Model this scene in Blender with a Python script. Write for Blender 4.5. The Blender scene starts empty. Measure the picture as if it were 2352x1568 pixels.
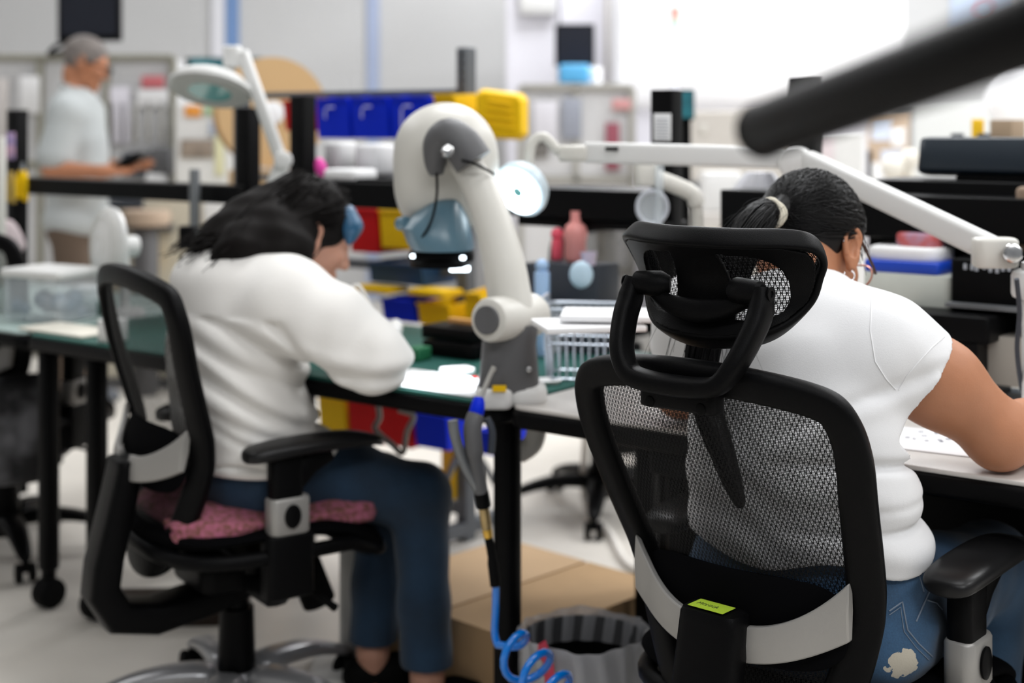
import bpy, math, random
import numpy as np
from mathutils import Vector, Matrix, noise
random.seed(7)
PI = math.pi
scene = bpy.context.scene
COL = scene.collection
FPX = 3267.0          # focal length in pixels of a 2352 px wide frame (50 mm lens)
CX, HY, CH = 1176.0, 282.0, 1.30   # principal column, horizon row, camera height

def at(px, py, D):
    return Vector(((px - CX) * D / FPX, D, CH - (py - HY) * D / FPX))
def onz(px, py, z):
    D = FPX * (CH - z) / (py - HY)
    return Vector(((px - CX) * D / FPX, D, z))
def S(px, D):
    return px * D / FPX

# ------------------------------------------------------------------ materials
MATS = {}
def mat(name, color, rough=0.5, metal=0.0, spec=0.5, bump=0.0, bscale=200.0, var=0.0, vscale=5.0,
        alpha=1.0, trans=0.0, emis=None, estr=0.0, sheen=0.0, coat=0.0, sss=0.0, stretch=None, var_color=None, ior=1.45):
    if name in MATS: return MATS[name]
    m = bpy.data.materials.new(name); m.use_nodes = True
    nt = m.node_tree; b = nt.nodes['Principled BSDF']
    c = tuple(color) + (1,)
    b.inputs['Base Color'].default_value = c
    b.inputs['Roughness'].default_value = rough
    b.inputs['Metallic'].default_value = metal
    b.inputs['Specular IOR Level'].default_value = spec
    b.inputs['IOR'].default_value = ior
    b.inputs['Alpha'].default_value = alpha
    b.inputs['Transmission Weight'].default_value = trans
    b.inputs['Sheen Weight'].default_value = sheen
    b.inputs['Coat Weight'].default_value = coat
    b.inputs['Subsurface Weight'].default_value = sss
    if sss:
        b.inputs['Subsurface Radius'].default_value = (1.0, .35, .2); b.inputs['Subsurface Scale'].default_value = .012
    if emis is not None:
        b.inputs['Emission Color'].default_value = tuple(emis) + (1,)
        b.inputs['Emission Strength'].default_value = estr
    tc = nt.nodes.new('ShaderNodeTexCoord')
    src = tc.outputs['Object']
    if stretch:
        mp = nt.nodes.new('ShaderNodeMapping'); mp.inputs['Scale'].default_value = stretch
        nt.links.new(src, mp.inputs[0]); src = mp.outputs[0]
    if var or var_color:
        n = nt.nodes.new('ShaderNodeTexNoise'); n.inputs['Scale'].default_value = vscale; n.inputs['Detail'].default_value = 6
        nt.links.new(src, n.inputs['Vector'])
        r = nt.nodes.new('ShaderNodeValToRGB'); nt.links.new(n.outputs['Fac'], r.inputs[0])
        if var_color:
            r.color_ramp.elements[0].position = .4; r.color_ramp.elements[1].position = .62
            r.color_ramp.elements[0].color = c; r.color_ramp.elements[1].color = tuple(var_color) + (1,)
        else:
            r.color_ramp.elements[0].position = .3; r.color_ramp.elements[1].position = .7
            r.color_ramp.elements[0].color = tuple(x * (1 - var) for x in color) + (1,)
            r.color_ramp.elements[1].color = tuple(min(1, x * (1 + var)) for x in color) + (1,)
        nt.links.new(r.outputs[0], b.inputs['Base Color'])
    if bump:
        n2 = nt.nodes.new('ShaderNodeTexNoise'); n2.inputs['Scale'].default_value = bscale; n2.inputs['Detail'].default_value = 4
        nt.links.new(src, n2.inputs['Vector'])
        bp = nt.nodes.new('ShaderNodeBump'); bp.inputs['Strength'].default_value = bump; bp.inputs['Distance'].default_value = .002
        nt.links.new(n2.outputs['Fac'], bp.inputs['Height']); nt.links.new(bp.outputs[0], b.inputs['Normal'])
    MATS[name] = m
    return m

# ------------------------------------------------------------------ mesh builder
def rotm(rx=0, ry=0, rz=0):
    return Matrix.Rotation(rz, 3, 'Z') @ Matrix.Rotation(ry, 3, 'Y') @ Matrix.Rotation(rx, 3, 'X')
def align(d, up=Vector((0, 0, 1))):
    """3x3 matrix whose local z axis points along d"""
    z = Vector(d).normalized()
    if abs(z.dot(up)) > .99: up = Vector((0, 1, 0))
    x = up.cross(z).normalized(); y = z.cross(x)
    return Matrix((x, y, z)).transposed()

class MB:
    def __init__(s): s.v = []; s.f = []
    def add(s, vs, fs):
        o = len(s.v); s.v += [tuple(v) for v in vs]; s.f += [tuple(o + i for i in f) for f in fs]; return s
    def box(s, c, size, R=None, taper=1.0):
        c = Vector(c); hx, hy, hz = size[0] / 2, size[1] / 2, size[2] / 2
        vs = []
        for z in (-1, 1):
            k = taper if z > 0 else 1
            for x, y in ((-1, -1), (1, -1), (1, 1), (-1, 1)):
                p = Vector((x * hx * k, y * hy * k, z * hz)); p = (R @ p if R else p) + c; vs.append(p)
        return s.add(vs, [(3, 2, 1, 0), (4, 5, 6, 7), (0, 1, 5, 4), (1, 2, 6, 5), (2, 3, 7, 6), (3, 0, 4, 7)])
    def b2(s, lo, hi):
        lo = Vector(lo); hi = Vector(hi); return s.box((lo + hi) / 2, hi - lo)
    def rbox(s, c, size, r=.01, R=None, seg=4, top=0.0):
        """box with rounded vertical corners, and edges eased by a small chamfer"""
        c = Vector(c); hx, hy, hz = size[0] / 2, size[1] / 2, size[2] / 2
        r = min(r, hx * .99, hy * .99); ch = top if top else min(r * .4, hz * .45)
        rings = []
        for z, ins in ((-hz, ch), (-hz + ch * .35, ch * .3), (-hz + ch, 0), (hz - ch, 0), (hz - ch * .35, ch * .3), (hz, ch)):
            ring = []
            for q, (sx, sy) in enumerate(((1, 1), (-1, 1), (-1, -1), (1, -1))):
                for k in range(seg + 1):
                    a = q * PI / 2 + k / seg * PI / 2
                    x = sx * (hx - r) + (r) * math.cos(a); y = sy * (hy - r) + (r) * math.sin(a)
                    x *= (hx - ins) / hx; y *= (hy - ins) / hy
                    ring.append(Vector((x, y, z)))
            rings.append(ring)
        return s.loft([[(R @ p if R else p) + c for p in ring] for ring in rings])
    def loft(s, rings, closed=True, caps=True, loop=False):
        n = len(rings[0]); o = len(s.v)
        for r in rings: s.v += [tuple(p) for p in r]
        m = len(rings)
        for i in range(m if loop else m - 1):
            a = o + i * n; b = o + ((i + 1) % m) * n
            for k in range(n if closed else n - 1):
                k2 = (k + 1) % n
                s.f.append((a + k, a + k2, b + k2, b + k))
        if caps and not loop and closed:
            s.f.append(tuple(o + k for k in reversed(range(n))))
            s.f.append(tuple(o + (m - 1) * n + k for k in range(n)))
        return s
    def tube(s, pts, r, n=12, flat=1.0, caps=True, loop=False, up=None, sq=None):
        """tube along pts; r number or list; flat scales the second axis of the section"""
        pts = [Vector(p) for p in pts]; m = len(pts)
        rs = r if isinstance(r, (list, tuple)) else [r] * m
        prev = Vector(up) if up is not None else None; rings = []
        for i, p in enumerate(pts):
            if loop: t = pts[(i + 1) % m] - pts[i - 1]
            else: t = pts[min(i + 1, m - 1)] - pts[max(i - 1, 0)]
            t = t.normalized() if t.length > 1e-9 else Vector((0, 0, 1))
            if prev is None:
                prev = Vector((0, 0, 1)) if abs(t.z) < .9 else Vector((0, 1, 0))
            x = prev - t * prev.dot(t)
            if x.length < 1e-6: x = t.orthogonal()
            x.normalize(); y = t.cross(x)
            if up is None: prev = x
            ring = []
            for k in range(n):
                a = 2 * PI * k / n; ca, sa = math.cos(a), math.sin(a)
                if sq:
                    e = 2.0 / sq
                    ca = math.copysign(abs(ca) ** e, ca); sa = math.copysign(abs(sa) ** e, sa)
                ring.append(p + x * (ca * rs[i]) + y * (sa * rs[i] * flat))
            rings.append(ring)
        return s.loft(rings, caps=caps, loop=loop)
    def cyl(s, c0, c1, r0, r1=None, n=24):
        r1 = r0 if r1 is None else r1
        return s.tube([c0, c1], [r0, r1], n=n)
    def rod(s, c0, c1, r, n=24, e=.25):
        """cylinder with eased ends"""
        c0 = Vector(c0); c1 = Vector(c1); d = (c1 - c0).normalized(); k = r * e
        return s.tube([c0, c0 + d * k * .3, c0 + d * k, c1 - d * k, c1 - d * k * .3, c1], [r - k, r - k * .3, r, r, r - k * .3, r - k], n=n)
    def lathe(s, prof, c=(0, 0, 0), R=None, n=32, caps=True):
        c = Vector(c); rings = []
        for r, z in prof:
            rings.append([(R @ Vector((r * math.cos(2 * PI * k / n), r * math.sin(2 * PI * k / n), z)) if R else
                           Vector((r * math.cos(2 * PI * k / n), r * math.sin(2 * PI * k / n), z))) + c for k in range(n)])
        return s.loft(rings, caps=caps)
    def ell(s, c, r, R=None, n=24, m=14):
        c = Vector(c); rx, ry, rz = r if isinstance(r, (tuple, list, Vector)) else (r, r, r)
        rings = []
        for i in range(m + 1):
            th = PI * (i / m); th = min(max(th, .02), PI - .02)
            rings.append([(lambda p: (R @ p if R else p) + c)(Vector((rx * math.sin(th) * math.cos(2 * PI * k / n), ry * math.sin(th) * math.sin(2 * PI * k / n), -rz * math.cos(th)))) for k in range(n)])
        return s.loft(rings)
    def prism(s, poly, M, depth, bev=0.0):
        """poly in 2-D, placed by M: (x,y,h)->world, extruded to depth"""
        a = [M(x, y, 0) for x, y in poly]; b = [M(x, y, depth) for x, y in poly]
        return s.loft([a, b])
    def build(s, name, m=None, parent=None, smooth=True, bevel=0.0, subsurf=0, angle=40, solid=0.0, seg=2):
        me = bpy.data.meshes.new(name); me.from_pydata(s.v, [], s.f); me.update()
        o = bpy.data.objects.new(name, me); COL.objects.link(o)
        import bmesh
        bm = bmesh.new(); bm.from_mesh(me); bmesh.ops.recalc_face_normals(bm, faces=bm.faces); bm.to_mesh(me); bm.free()
        finish(o, m, parent, smooth, bevel, subsurf, angle, solid, seg)
        return o

def finish(o, m=None, parent=None, smooth=True, bevel=0.0, subsurf=0, angle=40, solid=0.0, seg=2):
    me = o.data
    if m is not None:
        for mm in (m if isinstance(m, (list, tuple)) else [m]): me.materials.append(mm)
    if solid:
        md = o.modifiers.new('t', 'SOLIDIFY'); md.thickness = solid; md.offset = 0
    if bevel:
        md = o.modifiers.new('b', 'BEVEL'); md.width = bevel; md.segments = seg; md.limit_method = 'ANGLE'; md.angle_limit = math.radians(35)
        md.harden_normals = False
    if subsurf:
        md = o.modifiers.new('s', 'SUBSURF'); md.levels = subsurf; md.render_levels = subsurf
    if smooth:
        me.polygons.foreach_set('use_smooth', [True] * len(me.polygons))
        if angle and not subsurf:
            try: me.set_sharp_from_angle(angle=math.radians(angle))
            except Exception: pass
    if parent is not None: o.parent = parent

def thing(name, label, cat, loc=(0, 0, 0), rz=0, group=None):
    o = bpy.data.objects.new(name, None); COL.objects.link(o); o.empty_display_size = .05
    o.location = loc; o.rotation_euler = (0, 0, rz)
    o['label'] = label; o['category'] = cat
    if group: o['group'] = group
    return o
def tag(o, label, cat, group=None, kind=None):
    o['label'] = label; o['category'] = cat
    if group: o['group'] = group
    if kind: o['kind'] = kind
    return o
def struct(o):
    o['kind'] = 'structure'; return o
def place(o, loc, rz=0):
    o.location = loc; o.rotation_euler = (0, 0, rz); return o
def copy_tree(o, parent=None):
    c = o.copy(); COL.objects.link(c); c.parent = parent
    for ch in list(o.children): copy_tree(ch, c)
    return c

def spline(pts, n=8, loop=False):
    """Catmull-Rom through pts"""
    P = [Vector(p) for p in pts]; m = len(P); out = []
    for i in range(m if loop else m - 1):
        p0 = P[(i - 1) % m] if (loop or i > 0) else P[0]
        p1 = P[i]; p2 = P[(i + 1) % m]
        p3 = P[(i + 2) % m] if (loop or i + 2 < m) else P[m - 1]
        for k in range(n):
            t = k / n
            out.append(.5 * ((2 * p1) + (p2 - p0) * t + (2 * p0 - 5 * p1 + 4 * p2 - p3) * t * t + (-p0 + 3 * p1 - 3 * p2 + p3) * t ** 3))
    if not loop: out.append(P[-1])
    return out
def interp(xs, ys, x):
    return float(np.interp(x, xs, ys))

# ------------------------------------------------------------------ implicit surfaces (bodies, clothes, hair)
class Field:
    """smooth union of limbs and lumps sampled on a grid, skinned with surface nets"""
    def __init__(s): s.pr = []
    def cap(s, a, b, ra, rb, k=.03, sc=None):
        s.pr.append(('c', np.array(a, float), np.array(b, float), ra, rb, k, sc)); return s
    def path(s, pts, rs, k=.02):
        for i in range(len(pts) - 1): s.cap(pts[i], pts[i + 1], rs[i], rs[i + 1], k)
        return s
    def ell(s, c, r, R=None, k=.03, sub=False):
        s.pr.append(('e', np.array(c, float), np.array(r, float), None if R is None else np.array(R.transposed()), k, sub)); return s
    def cut(s, c, n, k=.01):
        """keep what lies on the side n points away from"""
        s.pr.append(('p', np.array(c, float), np.array(n, float) / np.linalg.norm(n), k)); return s
    def warp(s, fn): s.pr.append(('w', fn)); return s
    def eval(s, ax, h):
        shp = tuple(len(a) for a in ax); d = np.full(shp, 9.0, np.float32)
        for p in s.pr:
            if p[0] == 'c': lo = np.minimum(p[1] - p[3], p[2] - p[4]); hi = np.maximum(p[1] + p[3], p[2] + p[4]); k = p[5]
            elif p[0] == 'e': r_ = max(p[2]); lo = p[1] - r_; hi = p[1] + r_; k = p[4]
            else: lo = hi = None
            if lo is None: sl = (slice(None),) * 3
            else:
                sl = []
                for i in range(3):
                    a_ = int(np.searchsorted(ax[i], lo[i] - k - 3 * h)); b_ = int(np.searchsorted(ax[i], hi[i] + k + 3 * h))
                    sl.append(slice(max(a_, 0), max(b_, 0)))
                sl = tuple(sl)
            X = ax[0][sl[0]][:, None, None]; Y = ax[1][sl[1]][None, :, None]; Z = ax[2][sl[2]][None, None, :]
            dd = d[sl]
            if dd.size == 0: continue
            if p[0] == 'c':
                _, a, b, ra, rb, k, sc = p
                ba = b - a; L = max(float(ba @ ba), 1e-9)
                px, py, pz = X - a[0], Y - a[1], Z - a[2]
                hh = np.clip((px * ba[0] + py * ba[1] + pz * ba[2]) / L, 0, 1)
                q = np.sqrt((px - ba[0] * hh) ** 2 + (py - ba[1] * hh) ** 2 + (pz - ba[2] * hh) ** 2) - (ra + (rb - ra) * hh)
            elif p[0] == 'e':
                _, c, r, R, k, sub = p
                px, py, pz = X - c[0], Y - c[1], Z - c[2]
                if R is not None:
                    px, py, pz = (R[0, 0] * px + R[0, 1] * py + R[0, 2] * pz, R[1, 0] * px + R[1, 1] * py + R[1, 2] * pz, R[2, 0] * px + R[2, 1] * py + R[2, 2] * pz)
                k0 = np.sqrt((px / r[0]) ** 2 + (py / r[1]) ** 2 + (pz / r[2]) ** 2)
                k1 = np.sqrt((px / r[0] ** 2) ** 2 + (py / r[1] ** 2) ** 2 + (pz / r[2] ** 2) ** 2) + 1e-6
                q = k0 * (k0 - 1) / k1
                if sub:
                    hh = np.clip(.5 - .5 * (dd + q) / k, 0, 1); d[sl] = dd * (1 - hh) - q * hh + k * hh * (1 - hh); continue
            elif p[0] == 'p':
                _, c, n, k = p
                q = (X - c[0]) * n[0] + (Y - c[1]) * n[1] + (Z - c[2]) * n[2]
                hh = np.clip(.5 - .5 * (dd - q) / k, 0, 1); d[sl] = dd * (1 - hh) + q * hh + k * hh * (1 - hh); continue
            else:
                near = dd < .05
                d[sl] = np.where(near, p[1](dd, X, Y, Z), dd); continue
            hh = np.clip(.5 + .5 * (dd - q) / k, 0, 1)
            d[sl] = dd * (1 - hh) + q * hh - k * hh * (1 - hh)
        return d
    def bounds(s):
        lo = np.full(3, 9.); hi = np.full(3, -9.)
        for p in s.pr:
            if p[0] == 'c':
                for q, r in ((p[1], p[3]), (p[2], p[4])): lo = np.minimum(lo, q - r); hi = np.maximum(hi, q + r)
            elif p[0] == 'e' and not p[5]:
                r = max(p[2]); lo = np.minimum(lo, p[1] - r); hi = np.maximum(hi, p[1] + r)
        return lo - .03, hi + .03
    def net(s, h):
        lo, hi = s.bounds()
        ax = [np.arange(lo[i], hi[i] + h, h, dtype=np.float32) for i in range(3)]
        return surface_nets(s.eval(ax, h), ax, h)
    def build(s, name, h, m, parent=None, relax=1, more=(), base=None):
        V, F = s.net(h)
        for f2, h2 in more:
            V2, F2 = f2.net(h2); F = np.concatenate([F, F2 + len(V)]); V = np.concatenate([V, V2])
        me = bpy.data.meshes.new(name)
        me.vertices.add(len(V)); me.vertices.foreach_set('co', V.astype(np.float32).ravel())
        me.loops.add(len(F) * 4); me.loops.foreach_set('vertex_index', F.astype(np.int32).ravel())
        me.polygons.add(len(F)); me.polygons.foreach_set('loop_start', np.arange(0, len(F) * 4, 4, dtype=np.int32))
        me.polygons.foreach_set('use_smooth', np.ones(len(F), bool))
        me.update(calc_edges=True); me.validate()
        o = bpy.data.objects.new(name, me); COL.objects.link(o)
        me.materials.append(m)
        if relax:
            md = o.modifiers.new('relax', 'SMOOTH'); md.factor = .5; md.iterations = relax
        if parent is not None: hang(o, parent)
        return o

def hang(o, parent):
    """parent o, whose mesh is in world coordinates, to an unrotated thing"""
    top = parent; off = Vector(parent.location)
    while top.parent: top = top.parent; off += Vector(top.location)
    o.parent = parent; o.location = -off if not parent.parent else (0, 0, 0)
    return o

def surface_nets(D, ax, h):
    s = D < 0
    nx, ny, nz = D.shape
    c = np.zeros((nx - 1, ny - 1, nz - 1), np.int8)
    for i in (0, 1):
        for j in (0, 1):
            for k in (0, 1):
                c += s[i:nx - 1 + i, j:ny - 1 + j, k:nz - 1 + k]
    act = (c > 0) & (c < 8)
    idx = np.full(act.shape, -1, np.int64); n = int(act.sum()); idx[act] = np.arange(n)
    I, J, K = np.nonzero(act)
    acc = np.zeros((n, 3)); cnt = np.zeros(n)
    corners = [(i, j, k) for i in (0, 1) for j in (0, 1) for k in (0, 1)]
    for a in range(8):
        for b in range(a + 1, 8):
            A, B = corners[a], corners[b]
            if sum(abs(A[q] - B[q]) for q in range(3)) != 1: continue
            da = D[I + A[0], J + A[1], K + A[2]]; db = D[I + B[0], J + B[1], K + B[2]]
            m = (da < 0) != (db < 0)
            t = np.where(m, da / np.where(m, da - db, 1), 0)
            for q in range(3): acc[:, q] += np.where(m, A[q] + t * (B[q] - A[q]), 0)
            cnt += m
    P = acc / cnt[:, None] + np.stack([I, J, K], 1)
    V = P * h + np.array([ax[0][0], ax[1][0], ax[2][0]])
    faces = []
    for axis in range(3):
        sl0 = [slice(1, -1)] * 3; sl0[axis] = slice(0, -1)
        a = s[tuple(sl0)]
        sl1 = list(sl0); sl1[axis] = slice(1, None); b = s[tuple(sl1)]
        ch = a != b
        i, j, k = np.nonzero(ch)
        base = [i, j, k]
        for q in range(3):
            if q != axis: base[q] = base[q] + 1
        u, v = (axis + 1) % 3, (axis + 2) % 3
        def cell(du, dv):
            q = [base[0].copy(), base[1].copy(), base[2].copy()]; q[u] -= du; q[v] -= dv
            return idx[q[0], q[1], q[2]]
        quad = np.stack([cell(1, 1), cell(0, 1), cell(0, 0), cell(1, 0)], 1)
        flip = ~a[i, j, k]
        quad[flip] = quad[flip][:, ::-1]
        faces.append(quad)
    F = np.concatenate(faces); F = F[(F >= 0).all(1)]
    return V, F

def vnoise(X, Y, Z, seed=0, f=1.0):
    """cheap smooth pseudo-noise in -1..1"""
    rs = np.random.RandomState(seed); out = 0
    for i in range(6):
        k = rs.normal(size=3) * f; ph = rs.uniform(0, 6.28)
        out = out + np.sin(k[0] * X + k[1] * Y + k[2] * Z + ph)
    return out / 6 * 1.4
# ================================================================== camera
cam_d = bpy.data.cameras.new('camera'); cam = bpy.data.objects.new('camera', cam_d); COL.objects.link(cam)
cam_d.sensor_width = 36; cam_d.lens = 36 * FPX / 2352
cam.location = (0, 0, CH); cam.rotation_euler = (PI / 2, 0, 0)
cam_d.shift_y = -(784 - HY) / 2352
cam_d.dof.use_dof = True; cam_d.dof.focus_distance = 1.98; cam_d.dof.aperture_fstop = 2.4
cam_d.dof.aperture_blades = 9; cam_d.clip_start = .02
scene.camera = cam
scene.view_settings.view_transform = 'Standard'; scene.view_settings.look = 'None'
scene.view_settings.gamma = 1; scene.view_settings.exposure = 0.10; scene.view_settings.use_curve_mapping = False
scene.cycles.use_denoising = True
scene.cycles.max_bounces = 7; scene.cycles.transparent_max_bounces = 24
scene.cycles.caustics_reflective = False; scene.cycles.caustics_refractive = False
scene.cycles.sample_clamp_indirect = 6

w = bpy.data.worlds.new('world'); scene.world = w; w.use_nodes = True
w.node_tree.nodes['Background'].inputs[0].default_value = (.93, .96, 1.0, 1)
w.node_tree.nodes['Background'].inputs[1].default_value = .22

LK = .50
def area(name, loc, size, power, color=(.965, .98, 1), rot=(0, 0, 0), sy=None):
    l = bpy.data.lights.new(name, 'AREA'); l.energy = power * LK; l.color = color
    l.shape = 'RECTANGLE'; l.size = size; l.size_y = sy or size
    o = bpy.data.objects.new(name, l); COL.objects.link(o); o.location = loc; o.rotation_euler = rot
    return o
for i, (x, y, p) in enumerate([(0.7, 1.7, 60), (3.6, 1.2, 110), (-.7, -1.3, 70), (1.6, -1.3, 165), (-3.2, 4.4, 70), (.2, 4.4, 150), (3.6, 4.2, 150),
                               (-3.2, 7.6, 85), (1.0, 8.2, 290), (3.6, 7.4, 190)]):
    area('overhead_light', (x, y, 3.95), 1.7, p, sy=.9)
area('overhead_light', (2.3, 6.7, 3.6), .9, 80, (.97, .98, 1), rot=(math.radians(38), 0, 0))  # added lamp, tilted at the white housing to blow it out

# ================================================================== shell
m_floor = mat('floor_vinyl', (.66, .625, .57), rough=.38, spec=.35, var=.10, vscale=2.2, bump=.05, bscale=60)
m_wall = mat('painted_wall', (.54, .54, .54), rough=.85, var=.02, vscale=1.2)
m_ceil = mat('ceiling_paint', (.8, .8, .8), rough=.9)
m_blue = mat('blue_stripe', (.16, .27, .50), rough=.6)
m_pale = mat('pale_lilac_stripe', (.36, .42, .58), rough=.6)
m_white = mat('white_enamel', (.70, .70, .69), rough=.35)
m_cream = mat('cream_enamel', (.62, .605, .56), rough=.4)
m_black = mat('black_plastic', (.003, .003, .0033), rough=.36, spec=.08, bump=.25, bscale=900)
m_blackm = mat('black_metal', (.003, .003, .0033), rough=.38, spec=.09)
m_rubber = mat('black_rubber', (.003, .003, .003), rough=.75, spec=.12)
m_dark = mat('dark_fabric', (.0025, .0025, .003), rough=.95, spec=.04)
m_grey = mat('grey_plastic', (.10, .10, .105), rough=.5)
m_mid = mat('mid_grey_metal', (.19, .20, .21), rough=.42, metal=.5)
m_silver = mat('silver_paint', (.33, .32, .305), rough=.42, metal=.35, spec=.5, bump=.08, bscale=500)
m_chrome = mat('chrome', (.7, .7, .7), rough=.2, metal=1)
m_alu = mat('aluminium', (.50, .49, .46), rough=.4, metal=.4)

def plane(name, pts, m):
    b = MB(); b.add(pts, [(0, 1, 2, 3)]); o = b.build(name, m, smooth=False); return struct(o)
plane('floor', [(-6, -3, 0), (6, -3, 0), (6, 10.6, 0), (-6, 10.6, 0)], m_floor)
struct(MB().b2((-6, 10.5, 0), (6, 10.62, 4)).build('wall_back', m_wall, smooth=False))
struct(MB().b2((-6.12, -3, 0), (-6, 10.5, 4)).build('wall_left', m_wall, smooth=False))
struct(MB().b2((6, -3, 0), (6.12, 10.5, 4)).build('wall_right', m_wall, smooth=False))
struct(MB().b2((-6, -3, 4), (6, 10.6, 4.1)).build('ceiling', m_ceil, smooth=False))
# vertical stripes painted-metal on the back wall
def vtrim(name, x0, x1, D, m, z0=0, z1=4.0, th=.02):
    a = at(x0, 0, D).x; c = at(x1, 0, D).x
    return struct(MB().b2((a, D - th, z0), (c, D, z1)).build(name, m, bevel=.003))
vtrim('trim_1', 519, 549, 10.5, m_blue); vtrim('trim_2', 487, 517, 10.5, mat('pale_trim', (.72, .72, .76), rough=.6), th=.03)
vtrim('trim_3', 843, 871, 10.5, m_pale)
vtrim('trim_4', 1387, 1416, 9.6, mat('beige_column', (.42, .39, .35), rough=.7), th=.12)

# ================================================================== benches (bench axes: x = along the row, y = into the bench)
U = Vector((.8, -.6, 0)); N = Vector((.6, .8, 0)); RZ = math.atan2(-.6, .8); BO = Vector((-.02, 2.72, 0))
def B(t, d, z=0.): return BO + U * t + N * d + Vector((0, 0, z))
def bt(p):
    r = Vector(p) - BO; return r.dot(U), r.dot(N)
TZ = .76
m_mat = mat('green_bench_mat', (.008, .085, .068), rough=.5, spec=.4)
m_matl = mat('pale_green_bench_mat', (.33, .42, .40), rough=.35, spec=.5, var=.06, vscale=8)
m_lam = mat('pale_laminate', (.62, .59, .56), rough=.35)
def caster(parent, x, y, r=.035, name='caster'):
    c = MB().rod((x, y, .07), (x, y, .11), .012).build(name, m_blackm, parent)
    MB().rod((x - .022, y, r), (x + .022, y, r), r, e=.2).build('wheel', m_rubber, c)
    MB().box((x, y, r + .022), (.06, .05, .03)).build('fork', m_black, c, bevel=.008)
    return c
def bench(label, t0, t1, legs, posts, rails, m_top, post_top=1.38, front_d=.0, shelf=None, group='workbenches in the row'):
    o = thing('workbench', label, 'workbench', B(t0, 0, 0), RZ, group)
    w_ = t1 - t0
    MB().rbox((w_ / 2, .36, TZ - .004), (w_ - .008, .70, .008), r=.03).build('worktop', m_top, o)
    MB().rbox((w_ / 2, .36, TZ - .025), (w_, .715, .034), r=.035).build('edge_trim', m_black, o)
    MB().box((w_ / 2, .2, TZ - .065), (w_ - .16, .03, .05)).build('cross_beam', m_blackm, o)
    for t, d, kind in legs:
        x = t - t0
        if kind == 'c':
            l = MB().rbox((x, d, (.10 + TZ - .042) / 2), (.05, .05, TZ - .142), r=.018, R=None).build('leg', m_blackm, o)
            cs = MB().rod((x, d, .075), (x, d, .105), .02).build('caster', m_black, l)
            cs2 = MB().rod((x - .028, d, .04), (x + .028, d, .04), .04, e=.2).build('wheel', m_rubber, l)
        else:
            l = MB().rbox((x, d, (TZ - .042) / 2 + .01), (.05, .05, TZ - .062), r=.018).build('leg', m_blackm, o)
            MB().rod((x, d, 0), (x, d, .03), .03).build('foot', m_rubber, l)
    for t in posts:
        MB().rbox((t - t0, .75, (post_top + .02) / 2), (.062, .05, post_top - .02), r=.006).build('upright', m_blackm, o)
    for (ta, tb, za, zb, dep) in rails:
        MB().b2((ta - t0, .73 - dep / 2, za), (tb - t0, .73 + dep / 2, zb)).build('rail', m_blackm, o, bevel=.004)
    return o
bench('left workbench with a pale green mat, at the frame edge behind the empty black chair', -2.85, -1.555,
      [(-1.64, .146, 'c'), (-2.7, .146, 'c'), (-1.64, .66, 'c'), (-2.7, .66, 'c')], [-2.68, -1.52],
      [(-2.7, -1.5, 1.060, 1.115, .08)], m_matl, 1.345)
bench('middle workbench with a green mat, where the person in the sweatshirt works', -1.545, -.005,
      [(-1.461, .167, 'c'), (-.065, .105, 'c'), (-1.46, .66, 'c'), (-.08, .66, 'c')], [-1.29, -.08],
      [(-1.29, -.08, 1.07, 1.14, .14)], m_mat, 1.378)
bench('right workbench with a pale top, where the person in the white T-shirt works', .005, 1.62,
      [(.10, .5, 'c'), (1.55, .1, 'c'), (.1, .66, 'c'), (1.55, .66, 'c')], [.276, 1.5],
      [(.1, 1.6, 1.06, 1.15, .10)], m_lam, 1.40)
# ================================================================== mesh office chairs (local: +y = the way the sitter faces, origin on the floor under the column)
def weave(name, scale_u=.0034, scale_v=.0023, open_=.58, tw=.145, dia=(0, .0135), diamax=.33, color=(.004, .004, .0045)):
    m = bpy.data.materials.new(name); m.use_nodes = True; nt = m.node_tree; L = nt.links
    b = nt.nodes['Principled BSDF']; b.inputs['Base Color'].default_value = tuple(color) + (1,); b.inputs['Roughness'].default_value = .6
    b.inputs['Specular IOR Level'].default_value = .12
    uv = nt.nodes.new('ShaderNodeUVMap'); sep = nt.nodes.new('ShaderNodeSeparateXYZ'); L.new(uv.outputs[0], sep.inputs[0])
    def M(op, a, b_=None, c_=None):
        n = nt.nodes.new('ShaderNodeMath'); n.operation = op
        for i, v in enumerate((a, b_, c_)):
            if v is None: continue
            if isinstance(v, (int, float)): n.inputs[i].default_value = v
            else: L.new(v, n.inputs[i])
        return n.outputs[0]
    u, v = sep.outputs[0], sep.outputs[1]
    # neighbouring warp threads lean apart and together along v, so the slots form long lenses; weft threads cross them
    cu = M('DIVIDE', u, scale_u); f = M('FRACT', cu)
    par = M('SUBTRACT', 1, M('MULTIPLY', M('FLOORED_MODULO', M('FLOOR', cu), 2), 2))
    disp = M('MULTIPLY', M('MULTIPLY', M('SINE', M('MULTIPLY', v, 2 * PI / dia[1])), diamax), par)
    hl = M('GREATER_THAN', f, M('ADD', disp, tw)); hr_ = M('LESS_THAN', f, M('SUBTRACT', 1 - tw, disp))
    hv = M('LESS_THAN', M('ABSOLUTE', M('SUBTRACT', M('FRACT', M('DIVIDE', v, scale_v)), .5)), .5 * open_)
    hole = M('MULTIPLY', M('MULTIPLY', hl, hr_), hv)
    mix = nt.nodes.new('ShaderNodeMixShader'); tr = nt.nodes.new('ShaderNodeBsdfTransparent')
    L.new(hole, mix.inputs[0]); L.new(b.outputs[0], mix.inputs[1]); L.new(tr.outputs[0], mix.inputs[2])
    L.new(mix.outputs[0], nt.nodes['Material Output'].inputs[0])
    return m
m_weave = weave('chair_mesh_weave')

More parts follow.
